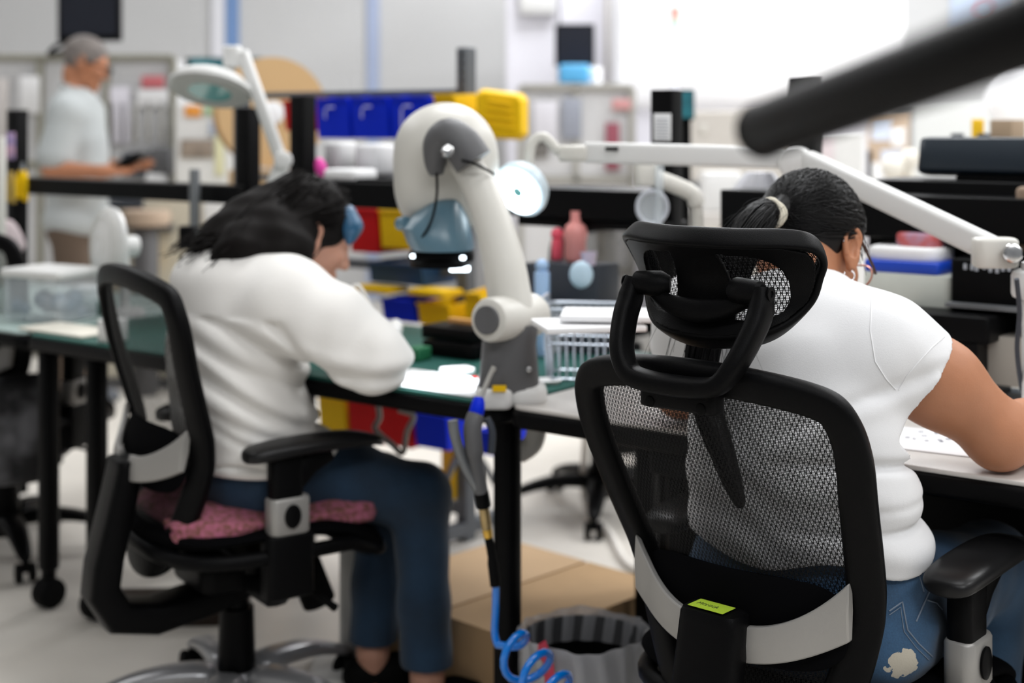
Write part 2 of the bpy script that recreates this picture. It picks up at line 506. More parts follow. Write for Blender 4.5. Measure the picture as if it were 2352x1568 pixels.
BZ = [.34, .45, .50, .55, .60, .65, .70, .75, .80, .85, .90, .97]
BY = [-.215, -.224, -.227, -.231, -.238, -.253, -.277, -.301, -.3225, -.340, -.354, -.368]
def backy(a, z):
    return interp(BZ, BY, z) + interp([.6, .9], [1.25, .75], z) * a * a
def back_pt(a, z, off=0.):
    return Vector((a, backy(a, z) + off, z))

def superloop(hw, z0, z1, n=72, wtop=1.0):
    pass

# outline (half) of the back frame's centre line: (a, z)
HALF = [(0, .948), (.09, .944), (.176, .930), (.207, .908), (.217, .855), (.208, .77), (.195, .68), (.180, .60),
        (.158, .52), (.132, .455), (.10, .405), (.055, .375), (0, .366)]
def back_loop(n=6):
    full = [(a, z) for a, z in HALF] + [(-a, z) for a, z in HALF[-2:0:-1]]
    P = spline([(a, z, 0) for a, z in full], n, loop=True)
    return [(p.x, p.y) for p in P]

def frame_sweep(loop, wfun, dfun, surf, nsec=16, e=3.2, off=0., twist=.0):
    """sweep a rounded bar along a loop lying on a curved surface; w across, d deep"""
    m = len(loop); rings = []
    for i, (a, z) in enumerate(loop):
        p = surf(a, z); q = surf(*loop[(i + 1) % m]); r = surf(*loop[i - 1])
        t = (q - r).normalized()
        e1 = (surf(a + .004, z) - surf(a - .004, z)).normalized(); e2 = (surf(a, z + .004) - surf(a, z - .004)).normalized()
        nrm = e1.cross(e2).normalized()          # points to -y (behind) for x right, z up
        side = t.cross(nrm).normalized()
        w_, d_ = wfun(a, z), dfun(a, z)
        ring = []
        for k in range(nsec):
            an = 2 * PI * k / nsec; ca, sa = math.cos(an), math.sin(an)
            ca = math.copysign(abs(ca) ** (2 / e), ca); sa = math.copysign(abs(sa) ** (2 / e), sa)
            ring.append(p + side * (ca * w_ / 2) + nrm * (sa * d_ / 2 + off))
        rings.append(ring)
    return rings

def sheet_in_loop(loop, surf, scale=1.0, rings=10, off=0., cen=None):
    """disc-like sheet filling a loop on the surface, with metric UVs"""
    ca = sum(p[0] for p in loop) / len(loop) if cen is None else cen[0]
    cz = sum(p[1] for p in loop) / len(loop) if cen is None else cen[1]
    V = []; UV = []; F = []
    n = len(loop)
    for r in range(rings + 1):
        k = scale * r / rings
        for a, z in loop:
            aa, zz = ca + (a - ca) * k, cz + (z - cz) * k
            V.append(surf(aa, zz) + Vector((0, off, 0))); UV.append((aa, zz))
    for r in range(rings):
        for i in range(n):
            j = (i + 1) % n
            F.append((r * n + i, r * n + j, (r + 1) * n + j, (r + 1) * n + i))
    return V, UV, F
def uv_object(name, V, UV, F, m, parent):
    me = bpy.data.meshes.new(name); me.from_pydata([tuple(v) for v in V], [], F)
    ul = me.uv_layers.new(name='UVMap')
    for poly in me.polygons:
        for li in poly.loop_indices: ul.data[li].uv = UV[me.loops[li].vertex_index]
    me.polygons.foreach_set('use_smooth', [True] * len(me.polygons))
    o = bpy.data.objects.new(name, me); COL.objects.link(o); me.materials.append(m); o.parent = parent
    return o

def armrest(root, sgn, seat_z=.0):
    x = sgn * .246
    # bracket from under the seat
    br = MB()
    br.tube([(sgn * .10, 0, .335), (sgn * .20, 0, .335), (x - sgn * .01, .0, .37)], [.028, .028, .028], n=12, sq=4)
    br.rbox((x, .005, .405), (.052, .105, .13), r=.015)
    b = br.build('armrest_bracket', m_black, root, bevel=0)
    MB().rbox((x, .005, .505), (.048, .088, .078), r=.016).build('height_sleeve', m_silver, root)
    MB().lathe([(.0, 0), (.014, 0), (.018, .003), (.018, .006), (.012, .009), (0, .009)], (x + sgn * .023, .005, .507), rotm(0, sgn * PI / 2, 0) @ Matrix.Diagonal((1.35, 1, 1))).build('height_button', m_black, root)
    p = MB(); p.rbox((x, .0, .575), (.040, .07, .11), r=.013)
    p.tube([(x, .02, .575), (x, .055, .605), (x, .10, .622)], [.026, .024, .02], n=10, sq=3, flat=.7)
    p.build('armrest_post', m_black, root)
    rings = []
    for y, wd, zc in [(-.135, .030, .622), (-.132, .060, .6245), (-.12, .078, .627), (-.09, .088, .631), (-.03, .092, .635), (.03, .09, .636), (.09, .084, .634), (.125, .07, .628), (.142, .052, .623), (.147, .026, .62)]:
        ring = []
        for k in range(20):
            an = 2 * PI * k / 20; ca, sa = math.cos(an), math.sin(an)
            ca = math.copysign(abs(ca) ** .7, ca); sa = math.copysign(abs(sa) ** .8, sa)
            ring.append(Vector((x + ca * wd / 2, -.088 + (y + .135) * 1.09, zc + .008 + sa * (.017 if abs(y) < .125 else .011))))
        rings.append(ring)
    MB().loft(rings).build('arm_pad', m_armpad, root, subsurf=1)
m_armpad = mat('arm_pad_urethane', (.008, .008, .0085), rough=.36, spec=.3)

def office_chair(name, label, cat, loc, rz, headrest=False, base_rot=.2, group=None, base_mat=None, recline=0, back_dy=0):
    root = thing(name, label, cat, loc, rz, group)
    loop = back_loop()
    # ---- back frame: wide at sides, wider still at the bottom
    wf = lambda a, z: interp([.37, .42, .6, .85, .93], [.060, .060, .058, .052, .046], z)
    df = lambda a, z: .034
    fr = frame_sweep(loop, wf, df, back_pt)
    MB().loft(fr, loop=True, caps=False).build('back_frame', m_black, root, subsurf=1)
    inner = [(a * .92, .655 + (z - .655) * .94) for a, z in loop]
    V, UV, F = sheet_in_loop(inner, lambda a, z: back_pt(a, z, .006 - .012 * max(0, 1 - (a / .24) ** 2)), rings=12)
    uv_object('back_mesh', V, UV, F, m_weave, root)
    # ---- lumbar pad, behind the mesh
    rings = []
    for i in range(25):
        a = -.172 + .344 * i / 24; k = math.sqrt(max(0, 1 - (abs(a) / .178) ** 6))
        zc = .590 + .10 * a * a; hh = .064 * k + .003
        ring = []
        for q in range(16):
            an = 2 * PI * q / 16
            ring.append(Vector((a, backy(a, zc) - .030 + math.cos(an) * .012 * k + .004, zc + math.sin(an) * hh)))
        rings.append(ring)
    MB().loft(rings).build('lumbar_pad', m_dark, root, subsurf=1)
    # ---- silver wing bars from the spine to the frame
    def wing(sg):
        rings = []
        for i in range(22):
            k = i / 21; a = .03 + .150 * k
            zu = .588 + .078 * k ** 2.2; zl = .536 + .048 * k ** 2; zc = (zu + zl) / 2; hh = (zu - zl) / 2
            y = backy(a, zc) - .058 + .026 * k ** 2
            rings.append([Vector((sg * a, y - .006, zc - hh)), Vector((sg * a, y - .009, zc)), Vector((sg * a, y - .006, zc + hh)),
                          Vector((sg * a, y + .006, zc + hh)), Vector((sg * a, y + .009, zc)), Vector((sg * a, y + .006, zc - hh))])
        return MB().loft(rings).build('wing_bar', m_silver, root, bevel=.0025, angle=50)
    wing(1); wing(-1)
    # ---- lower silver bracket legs that drop from the wings
    # ---- spine
    cy = backy(0, .6) - .064
    sp = MB()
    R_ = []
    for (y, z, wx, wy, tz) in [(cy, .606, .090, .050, 0), (cy + .0, .600, .096, .056, 0), (cy, .59, .098, .058, 0), (cy - .02, .50, .098, .062, .05), (cy - .045, .40, .098, .066, .12),
                               (cy - .052, .34, .092, .070, .3), (cy - .02, .285, .098, .072, .9), (cy + .06, .268, .104, .066, 1.45), (cy + .18, .285, .11, .06, 1.6), (cy + .27, .31, .11, .06, 1.6)]:
        ring = []
        ydir = Vector((0, math.cos(tz), math.sin(tz)))
        for k in range(20):
            an = 2 * PI * k / 20; ca, sa = math.cos(an), math.sin(an)
            ca = math.copysign(abs(ca) ** .45, ca); sa = math.copysign(abs(sa) ** .45, sa)
            ring.append(Vector((ca * wx / 2, y, z)) + ydir * (sa * wy / 2))
        R_.append(ring)
    sp.loft(R_); sp.build('spine_bar', m_black, root)
    # ---- seat
    st = []
    for i in range(17):
        y = -.225 + .52 * i / 16; th_ = .022 + .024 * max(0, (y - .05) / .25); k = max(.02, 1 - abs((i - 8) / 8.05) ** 6)
        wd = .245 * k ** .5 + .01
        zc = .445 + .010 * math.cos((y) * 6) - (max(0, y - .15) * .42) ** 1.0 - 0.0
        ring = []
        for q in range(24):
            an = 2 * PI * q / 24; ca, sa = math.cos(an), math.sin(an)
            ca = math.copysign(abs(ca) ** .6, ca)
            ring.append(Vector((ca * wd, y, zc - th_ + .022 + sa * th_ + .012 * ca * ca)))
        st.append(ring)
    MB().loft(st).build('seat', m_dark, root, subsurf=1)
    # seat shell rim
    sh = []
    for i in range(40):
        an = 2 * PI * i / 40
        x = math.copysign(abs(math.cos(an)) ** .6, math.cos(an)) * .252; y = .03 + math.copysign(abs(math.sin(an)) ** .6, math.sin(an)) * .250
        sh.append((x, y, .425 - max(0, y - .15) * .42))
    MB().tube(sh, .016, n=10, loop=True, caps=False).build('seat_frame', m_black, root)
    # ---- mechanism
    me_ = MB(); me_.rbox((0, .01, .345), (.19, .25, .065), r=.03); me_.rbox((0, .02, .375), (.30, .12, .03), r=.02)
    me_.build('tilt_mechanism', m_black, root)
    MB().rod((-.0, .15, .34), (.02, .19, .225), .038, e=.2).build('tension_knob', m_rubber, root)
    lv = MB(); lv.tube([(.06, .06, .33), (.20, .09, .315), (.27, .10, .305)], [.006, .005, .009]); lv.build('lever', m_rubber, root)
    # ---- column & base
    MB().rod((0, 0, .20), (0, 0, .335), .026, e=.1).build('gas_column', m_blackm, root)
    MB().lathe([(.0, .085), (.040, .085), (.042, .10), (.037, .25), (.0, .25)]).build('column_cover', m_black, root)
    bm_ = base_mat or m_basegrey
    hb = MB(); hb.lathe([(0, .060), (.052, .060), (.06, .075), (.058, .105), (.048, .118), (0, .118)], n=30)
    hb.build('base_hub', bm_, root)
    for k in range(5):
        an = base_rot + k * 2 * PI / 5; dx, dy = math.cos(an), math.sin(an)
        rings = []
        for r, z, wd, th in [(.035, .104, .085, .05), (.09, .114, .080, .044), (.16, .112, .070, .040), (.23, .101, .058, .034), (.29, .080, .048, .028), (.315, .068, .034, .020), (.322, .062, .022, .012)]:
            ring = []
            for q in range(14):
                b_ = 2 * PI * q / 14; cb, sb = math.cos(b_), math.sin(b_)
                cb = math.copysign(abs(cb) ** .6, cb)
                ring.append(Vector((dx * r - dy * cb * wd / 2, dy * r + dx * cb * wd / 2, z + sb * th / 2)))
            rings.append(ring)
        lg = MB().loft(rings).build('base_leg', bm_, root, subsurf=1)
        cx_, cy_ = dx * .318, dy * .318
        cs = MB()
        for sg in (-1, 1):
            cs.rod((cx_ - dy * .010 * sg, cy_ + dx * .010 * sg, .028), (cx_ - dy * .028 * sg, cy_ + dx * .028 * sg, .028), .028, e=.2)
        cs.rod((cx_, cy_, .03), (cx_, cy_, .066), .011)
        cs.build('caster', m_rubber, lg)
    if recline:
        p = Vector((0, backy(0, .64), .64)); T = Matrix.Translation(p + Vector((0, back_dy, .022 if back_dy else 0))) @ Matrix.Rotation(recline, 4, 'X') @ Matrix.Translation(-p)
        for ch in root.children:
            if ch.name.split('.')[0] in ('back_frame', 'back_mesh', 'lumbar_pad', 'wing_bar'): ch.matrix_basis = T
            if ch.name.split('.')[0] == 'spine_bar': ch.location.y = back_dy
    armrest(root, 1); armrest(root, -1)
    if headrest: make_headrest(root)
    return root
m_basegrey = mat('silver_base', (.34, .34, .35), rough=.3, metal=.5, coat=.1)

HR = Vector((0, -.328, 1.075))
def hr_pt(a, z, off=0.):
    # headrest surface: wraps forward at the sides, lower lip curls forward
    dz = z - HR.z
    return Vector((a, HR.y + 2.7 * a * a - .32 * dz - 7.6 * dz * dz - off, z))
def make_headrest(root):
    half = [(0, .058), (.07, .058), (.130, .059), (.156, .053), (.160, .034), (.150, .010), (.138, -.022), (.116, -.050), (.088, -.066), (.045, -.072), (0, -.074)]
    full = half + [(-a, z) for a, z in half[-2:0:-1]]
    loop = [(p.x, HR.z + p.y) for p in spline([(a, z, 0) for a, z in full], 6, loop=True)]
    # thin outer rim
    rim = frame_sweep(loop, lambda a, z: .013, lambda a, z: .034, hr_pt, e=3, off=-.011)
    MB().loft(rim, loop=True, caps=False).build('headrest_rim', m_black, root, subsurf=1)
    # shell with two windows: a grid patch with holes left out
    def inside(a, z):
        aa, zz = abs(a), z - HR.z
        # superellipse outline
        lim = interp([-.074, -.072, -.066, -.050, -.022, .010, .034, .050, .058, .059], [.0, .045, .086, .113, .136, .147, .153, .149, .123, 0], zz)
        return aa < lim and -.073 < zz < .058
    def window(a, z):
        aa, zz = abs(a), z - HR.z
        if aa < .038 - .14 * (zz - .045): return False
        return (max(0, aa - .052) / .064) ** 2.8 + (abs(zz + .002) / .047) ** 3.2 < 1
    n = 220; V = []; idx = {}; F = []
    def vid(i, j):
        if (i, j) not in idx:
            a = -.18 + .36 * i / n; z = HR.z - .09 + .18 * j / (n // 2)
            idx[(i, j)] = len(V); V.append(hr_pt(a, z, .004))
        return idx[(i, j)]
    for i in range(n):
        for j in range(n // 2):
            a = -.18 + .36 * (i + .5) / n; z = HR.z - .09 + .18 * (j + .5) / (n // 2)
            if inside(a, z) and not window(a, z):
                F.append((vid(i, j), vid(i + 1, j), vid(i + 1, j + 1), vid(i, j + 1)))
    b = MB(); b.add(V, F); o = b.build('headrest_shell', m_black, root)
    md = o.modifiers.new('sm', 'SMOOTH'); md.factor = .5; md.iterations = 8
    md = o.modifiers.new('t', 'SOLIDIFY'); md.thickness = .008; md.offset = 0
    inner = [(a * .95, HR.z + (z - HR.z) * .95) for a, z in loop]
    Vs, UV, Fs = sheet_in_loop(inner, lambda a, z: hr_pt(a, z, -.010), rings=8, cen=(0, HR.z))
    uv_object('headrest_mesh', Vs, UV, Fs, m_weave, root)
    # crescent plate with pivots
    rings = []
    for i in range(21):
        k = -1 + 2 * i / 20; a = .088 * k
        zt = HR.z - .020 + .012 * k * k; hh = .010 * (1 - k * k) + .008
        p = hr_pt(a, zt - hh, .016)
        y = hr_pt(a * .55, HR.z - .03, .020).y - .008 * (1 - k * k)
        ring = []
        for (dy, dz) in [(-.007, -hh * 2 + .004), (-.009, -hh), (-.007, -.003), (0, 0), (.007, -.003), (.008, -hh), (.007, -hh * 2 + .004), (0, -hh * 2)]:
            ring.append(Vector((a, y + dy, zt + dz)))
        rings.append(ring)
    MB().loft(rings).build('pivot_plate', m_black, root, subsurf=1)
    yk_y = -.347
    pv = 1.069
    for sg in (-1, 1):
        MB().tube([(sg * .052, yk_y + .010, pv), (sg * .063, yk_y + .004, pv), (sg * .080, yk_y, pv), (sg * .102, yk_y - .002, pv), (sg * .106, yk_y - .002, pv)], [.012, .019, .0185, .0165, .012], n=16).build('pivot_knuckle', m_black, root)
        MB().lathe([(0, 0), (.010, 0), (.010, .002), (.005, .002), (.004, -.001), (0, -.001)], (sg * .1195, yk_y - .004, pv), rotm(0, sg * PI / 2, 0), n=20).build('pivot_bolt', m_blackm, root)
    # U-shaped yoke
    zb = .948
    hf = [(.106, yk_y - .002, pv + .008), (.108, yk_y - .008, pv - .02), (.106, yk_y - .026, pv - .050), (.094, yk_y - .050, zb + .030), (.074, yk_y - .060, zb + .002), (.045, yk_y - .062, zb - .006)]
    pts = [(-a, b, c) for a, b, c in hf] + [(0, yk_y - .062, zb - .008)] + hf[::-1]
    P = spline(pts, 6); m = len(P)
    rs = [interp([0, .08, .3, .5, .7, .92, 1], [.014, .020, .0185, .020, .0185, .020, .014], i / (m - 1)) for i in range(m)]
    MB().tube(P, rs, n=18, flat=.72, sq=3, up=(0, 1, 0)).build('headrest_yoke', m_black, root)
    # clamp foot joining yoke to the top of the back
    MB().rbox((0, backy(0, .93) - .026, .921), (.125, .034, .034), r=.010).build('yoke_foot', m_black, root)
    for sg in (-1, 1):
        MB().rod((sg * .042, backy(0, .93) - .045, .912), (sg * .042, backy(0, .93) - .03, .912), .008).build('foot_screw', m_rubber, root)

RZ_R = -.705       # near chair
CR = office_chair('office_chair', 'near black mesh office chair with a headrest and silver wing bars', 'chair', (.485, 2.262, 0), RZ_R, headrest=True, group='mesh office chairs')
RZ_L = math.atan2(-.83, .56)
CL = office_chair('office_chair', 'black mesh office chair without a headrest under the person in the sweatshirt', 'chair', (-.598, 3.09, 0), RZ_L, headrest=False, base_rot=.55, recline=-.17, back_dy=.055, group='mesh office chairs')
# ================================================================== people
def denim(name, col, patch=None, pr=.03):
    m = bpy.data.materials.new(name); m.use_nodes = True; nt = m.node_tree; L = nt.links; b = nt.nodes['Principled BSDF']
    b.inputs['Roughness'].default_value = .85; b.inputs['Sheen Weight'].default_value = .15
    tc = nt.nodes.new('ShaderNodeTexCoord'); n = nt.nodes.new('ShaderNodeTexNoise'); n.inputs['Scale'].default_value = 9; n.inputs['Detail'].default_value = 5
    L.new(tc.outputs['Object'], n.inputs['Vector'])
    n2 = nt.nodes.new('ShaderNodeTexNoise'); n2.inputs['Scale'].default_value = 420; n2.inputs['Detail'].default_value = 2; L.new(tc.outputs['Object'], n2.inputs['Vector'])
    ad = nt.nodes.new('ShaderNodeMath'); ad.operation = 'MULTIPLY_ADD'; L.new(n2.outputs['Fac'], ad.inputs[0]); ad.inputs[1].default_value = .45; L.new(n.outputs['Fac'], ad.inputs[2])
    r = nt.nodes.new('ShaderNodeValToRGB'); L.new(ad.outputs[0], r.inputs[0])
    r.color_ramp.elements[0].position = .45; r.color_ramp.elements[0].color = tuple(x * .62 for x in col) + (1,)
    r.color_ramp.elements[1].position = .95; r.color_ramp.elements[1].color = tuple(x * 1.7 for x in col) + (1,)
    out = r.outputs[0]
    if patch is not None:
        mp = nt.nodes.new('ShaderNodeVectorMath'); mp.operation = 'DISTANCE'; L.new(tc.outputs['Object'], mp.inputs[0]); mp.inputs[1].default_value = patch
        n3 = nt.nodes.new('ShaderNodeTexNoise'); n3.inputs['Scale'].default_value = 70; n3.inputs['Detail'].default_value = 8; L.new(tc.outputs['Object'], n3.inputs['Vector'])
        a2 = nt.nodes.new('ShaderNodeMath'); a2.operation = 'MULTIPLY_ADD'; L.new(n3.outputs['Fac'], a2.inputs[0]); a2.inputs[1].default_value = .035; L.new(mp.outputs['Value'], a2.inputs[2])
        lt = nt.nodes.new('ShaderNodeMath'); lt.operation = 'LESS_THAN'; L.new(a2.outputs[0], lt.inputs[0]); lt.inputs[1].default_value = pr + .017
        mx = nt.nodes.new('ShaderNodeMixRGB'); L.new(lt.outputs[0], mx.inputs[0]); L.new(out, mx.inputs[1]); mx.inputs[2].default_value = (.50, .46, .38, 1); out = mx.outputs[0]
    L.new(out, b.inputs['Base Color'])
    bp = nt.nodes.new('ShaderNodeBump'); bp.inputs['Strength'].default_value = .3; bp.inputs['Distance'].default_value = .001; L.new(n2.outputs['Fac'], bp.inputs['Height']); L.new(bp.outputs[0], b.inputs['Normal'])
    return m
m_skin = mat('warm_skin', (.44, .195, .105), rough=.48, spec=.4, sss=.12, var=.07, vscale=14, bump=.12, bscale=380)
m_skin2 = mat('light_skin', (.52, .27, .19), rough=.5, spec=.4, sss=.12, var=.05, vscale=14)
m_skin3 = mat('tanned_skin', (.40, .17, .09), rough=.5, spec=.4, var=.06, vscale=12)
m_tee = mat('white_cotton', (.79, .79, .80), rough=.9, spec=.15, bump=.16, bscale=700, sheen=.1)
m_swt = mat('offwhite_fleece', (.86, .84, .81), rough=.95, spec=.1, bump=.3, bscale=260, sheen=.2)
m_shirt3 = mat('pale_grey_shirt', (.42, .445, .45), rough=.9, spec=.1)
m_hair = mat('black_hair', (.0022, .0020, .0024), rough=.42, spec=.26, bump=.12, bscale=160)
m_hair2 = mat('dark_wavy_hair', (.006, .0048, .0045), rough=.7, spec=.14, bump=.3, bscale=120)
m_hairb = mat('blue_dyed_hair', (.02, .10, .20), rough=.4, spec=.5)
m_hairg = mat('grey_hair', (.16, .14, .13), rough=.7, var=.3, vscale=30)
m_khaki = mat('brown_trousers', (.10, .07, .05), rough=.9)
m_eye = mat('eye_white', (.7, .68, .65), rough=.2); m_iris = mat('dark_iris', (.02, .01, .008), rough=.2)

def basis(f, tilt):
    """head frame: columns right, forward, up; f horizontal facing, tilt = looking down"""
    f = Vector((f[0], f[1], 0)).normalized(); r = f.cross(Vector((0, 0, 1)))
    c, s_ = math.cos(tilt), math.sin(tilt)
    fw = f * c - Vector((0, 0, s_)); up = f * s_ + Vector((0, 0, c))
    return Matrix((r, fw, up)).transposed()
def head_field(C, R, k=1.0):
    f = Field(); C = Vector(C)
    L = lambda x, y, z: C + R @ Vector((x * k, y * k, z * k))
    f.ell(L(0, -.012, .022), (.074 * k, .094 * k, .086 * k), R, k=.02)
    f.ell(L(0, .026, -.035), (.060 * k, .062 * k, .078 * k), R, k=.035)
    f.cap(L(-.032, .01, -.075), L(0, .062, -.098), .024 * k, .018 * k, k=.03); f.cap(L(.032, .01, -.075), L(0, .062, -.098), .024 * k, .018 * k, k=.03)
    f.cap(L(0, .084, .008), L(0, .104, -.034), .008 * k, .011 * k, k=.012)
    f.ell(L(-.012, .092, -.037), (.009, .01, .008), None, k=.008); f.ell(L(.012, .092, -.037), (.009, .01, .008), None, k=.008)
    f.cap(L(-.035, .076, .018), L(.035, .076, .018), .010 * k, .010 * k, k=.02)
    for s_ in (-1, 1):
        f.ell(L(s_ * .040, .066, -.025), (.02 * k, .018 * k, .018 * k), None, k=.02)
        f.ell(L(s_ * .031, .092, .000), (.016 * k, .012 * k, .010 * k), R, k=.012, sub=True)
    f.cap(L(-.018, .085, -.062), L(.018, .085, -.062), .0065, .0065, k=.008); f.cap(L(-.014, .083, -.072), L(.014, .083, -.072), .007, .007, k=.008)
    return f, L
def ear_field(L, R, s_=1, k=1.0):
    e = Field()
    A = R @ rotm(0, 0, -s_ * .45) @ rotm(.18, 0, 0)
    P = lambda x, y, z: L(0, 0, 0) + R @ Vector((s_ * .074, -.004, -.008)) + A @ Vector((s_ * x, y, z)) * k
    e.ell(P(.006, 0, .008), (.0065 * k, .018 * k, .028 * k), A, k=.008)
    e.cap(P(.003, .006, -.012), P(.004, .006, -.027), .010 * k, .008 * k, k=.012)
    rim = [P(.010, -.012 + .0, -.008), P(.014, -.019, .006), P(.014, -.019, .022), P(.013, -.010, .034), P(.011, .004, .034), P(.008, .014, .024), P(.004, .014, .010)]
    rim = spline(rim, 4)
    for i in range(len(rim) - 1): e.cap(rim[i], rim[i + 1], .0036, .0036, k=.003)
    e.ell(P(.0165, .001, .005), (.011 * k, .0105 * k, .019 * k), A, k=.002, sub=True)
    e.cap(P(.009, -.004, .018), P(.010, .008, .026), .0026, .0022, k=.004)
    e.cap(P(.008, .011, -.001), P(.010, .010, -.008), .004, .004, k=.003)
    return e
def hand(f, wrist, d, pn, s_, curl=.5, k=1.0):
    """hand with palm, four fingers, thumb. d = along the hand, pn = back-of-hand normal, s_ = +1 right hand"""
    d = Vector(d).normalized(); pn = Vector(pn); pn = (pn - d * pn.dot(d)).normalized(); sd = d.cross(pn).normalized() * s_   # towards little finger side
    w = Vector(wrist)
    A = Matrix((sd, d, pn)).transposed()
    f.cap(w - d * .01, w + d * .03, .024, .026, k=.02)
    f.ell(w + d * .055, (.040 * k, .050 * k, .016 * k), A, k=.02)
    for i, (x, ln) in enumerate(((-.030, .068), (-.010, .076), (.010, .071), (.029, .056))):
        b = w + d * (.092 - abs(x) * .15) + sd * x; cur = curl; p = b; dirn = d.copy()
        for j, sg in enumerate((.44, .32, .24)):
            dirn = (Matrix.Rotation(cur * (.6 + .25 * j), 3, sd) @ dirn) if s_ > 0 else (Matrix.Rotation(-cur * (.6 + .25 * j), 3, sd) @ dirn)
            if dirn.dot(pn) > 0 and j == 0: dirn = (d - pn * math.sin(cur * .6)).normalized()
            q = p + dirn.normalized() * ln * sg
            f.cap(p, q, .0088 - .0008 * j, .0082 - .0009 * j, k=.004 if j else .008); p = q
    t0 = w + d * .025 - sd * .026; t1 = t0 + (d * .6 - sd * .7 - pn * .3).normalized() * .040; t2 = t1 + (d * .9 - sd * .25 - pn * .3).normalized() * .030
    f.cap(t0, t1, .014, .0105, k=.014); f.cap(t1, t2, .0105, .0085, k=.004)

def torso(f, secs, Rv, Fv, k=.05, grow=0.):
    """secs: (cx,cy,z,hw,hd) stacked flattened lumps"""
    R = Matrix((Rv, Fv, Vector((0, 0, 1)))).transposed()
    for i in range(len(secs)):
        cx, cy, z, hw, hd = secs[i]
        zz = (secs[min(i + 1, len(secs) - 1)][2] - secs[max(i - 1, 0)][2]) * .62
        f.ell((cx, cy, z), (hw + grow, hd + grow, max(zz, .06)), R, k=k)

def strands(name, paths, r, m, parent, n=3):
    b = MB()
    for p, k in paths: b.tube(p, [r * k * (1 if .08 < i / (len(p) - 1) < .8 else .6) for i in range(len(p))], n=n, caps=False)
    me = bpy.data.meshes.new(name); me.from_pydata(b.v, [], b.f)
    me.polygons.foreach_set('use_smooth', [True] * len(me.polygons))
    o = bpy.data.objects.new(name, me); COL.objects.link(o); me.materials.append(m)
    if parent is not None: hang(o, parent)
    return o
def meshw(mb, name, m, parent, **k):
    o = mb.build(name, m, None, **k); return hang(o, parent)

def caster_ray(objs):
    from mathutils.bvhtree import BVHTree
    dg = bpy.context.evaluated_depsgraph_get(); tr = []
    for o in objs:
        e = o.evaluated_get(dg); me = e.to_mesh(); me.transform(o.matrix_world)
        tr.append(BVHTree.FromPolygons([v.co.copy() for v in me.vertices], [tuple(p.vertices) for p in me.polygons])); e.to_mesh_clear()
    def hit(px, py, lift=.001):
        o = Vector((0, 0, CH)); d = (at(px, py, 1) - o).normalized(); best = None
        for t in tr:
            r = t.ray_cast(o + d * .3, d)
            if r[0] is not None and (best is None or r[3] < best[2]): best = (r[0], r[1], r[3])
        if best is None: return None
        n = best[1] if best[1].dot(d) < 0 else -best[1]
        return best[0] + n * lift
    return hit

# ------------------------------------------------------------------ woman in the white T-shirt
F1 = Vector((.67, .74, 0)).normalized(); R1 = F1.cross(Vector((0, 0, 1)))
W1 = thing('person', 'person with a black ponytail and white T-shirt, sitting in the near headrest chair', 'person', (.45, 2.24, 0))
secs1 = [(.468, 2.245, .56, .190, .135), (.462, 2.238, .64, .192, .128), (.450, 2.228, .73, .190, .118), (.442, 2.222, .80, .178, .112), (.445, 2.232, .87, .178, .112), (.456, 2.250, .94, .175, .110), (.474, 2.276, 1.00, .130, .080)]
HC1 = Vector((.505, 2.400, 1.094)); HB1 = basis(F1, math.radians(30))
hf1, L1 = head_field(HC1, HB1)
neck_top = L1(0, -.035, -.05); neck_b = Vector((.470, 2.300, .985))
J1 = Vector((.578, 2.170, .962)); E1 = Vector((.752, 2.205, .822)); Wr1 = Vector((.965, 2.335, .805))
J1l = Vector((.315, 2.40, .972)); E1l = Vector((.305, 2.565, .815)); Wr1l = Vector((.50, 2.71, .80))
hip_r = Vector((.555, 2.175, .545)); knee_r = Vector((.835, 2.485, .53)); ank_r = Vector((.83, 2.52, .12))
hip_l = Vector((.385, 2.33, .545)); knee_l = Vector((.665, 2.64, .53)); ank_l = Vector((.64, 2.66, .12))
body = Field(); torso(body, secs1, R1, F1, grow=-.032)
body.cap(neck_b, neck_top, .048, .052, k=.03)
body.cap(neck_b - Vector((.0, .0, .01)), J1 - Vector((.02, 0, .01)), .042, .046, k=.03); body.cap(neck_b - Vector((.0, .0, .01)), J1l - Vector((0, 0, .01)), .042, .046, k=.03)
body.cap(J1, J1.lerp(E1, .45), .060, .063, k=.05); body.cap(J1.lerp(E1, .45), E1, .063, .049, k=.03); body.cap(E1, E1.lerp(Wr1, .3), .047, .044, k=.02); body.cap(E1.lerp(Wr1, .3), Wr1, .044, .027, k=.02)
body.ell(E1 + Vector((.0, -.012, -.012)), (.042, .042, .042), None, k=.03)
body.cap(J1l, E1l, .060, .046, k=.03); body.cap(E1l, Wr1l, .044, .027, k=.02)
hand(body, Wr1, (.5, .8, 0), (0, 0, 1), 1); hand(body, Wr1l, (.8, .5, 0), (0, 0, 1), -1)
body.cap(hip_r, knee_r, .080, .055, k=.04); body.cap(hip_l, knee_l, .080, .055, k=.04); body.cap(knee_r, ank_r, .050, .036, k=.02); body.cap(knee_l, ank_l, .050, .036, k=.02)
hf1.cap(L1(0, -.035, -.045), neck_top, .052, .054, k=.03); hf1.cap(neck_top, neck_b, .054, .056, k=.03)
er = ear_field(L1, HB1, 1); el_ = ear_field(L1, HB1, -1)
body.build('body', .006, m_skin, W1, relax=2, more=[(hf1, .003), (er, .0014), (el_, .002)])
for s_ in (-1, 1):
    ey = meshw(MB().ell(L1(s_ * .031, .078, .0), (.0115, .0115, .0115)), 'eye', m_eye, W1)
    meshw(MB().ell(L1(s_ * .031, .0865, -.001), (.0055, .0055, .0055)), 'iris', m_iris, ey)
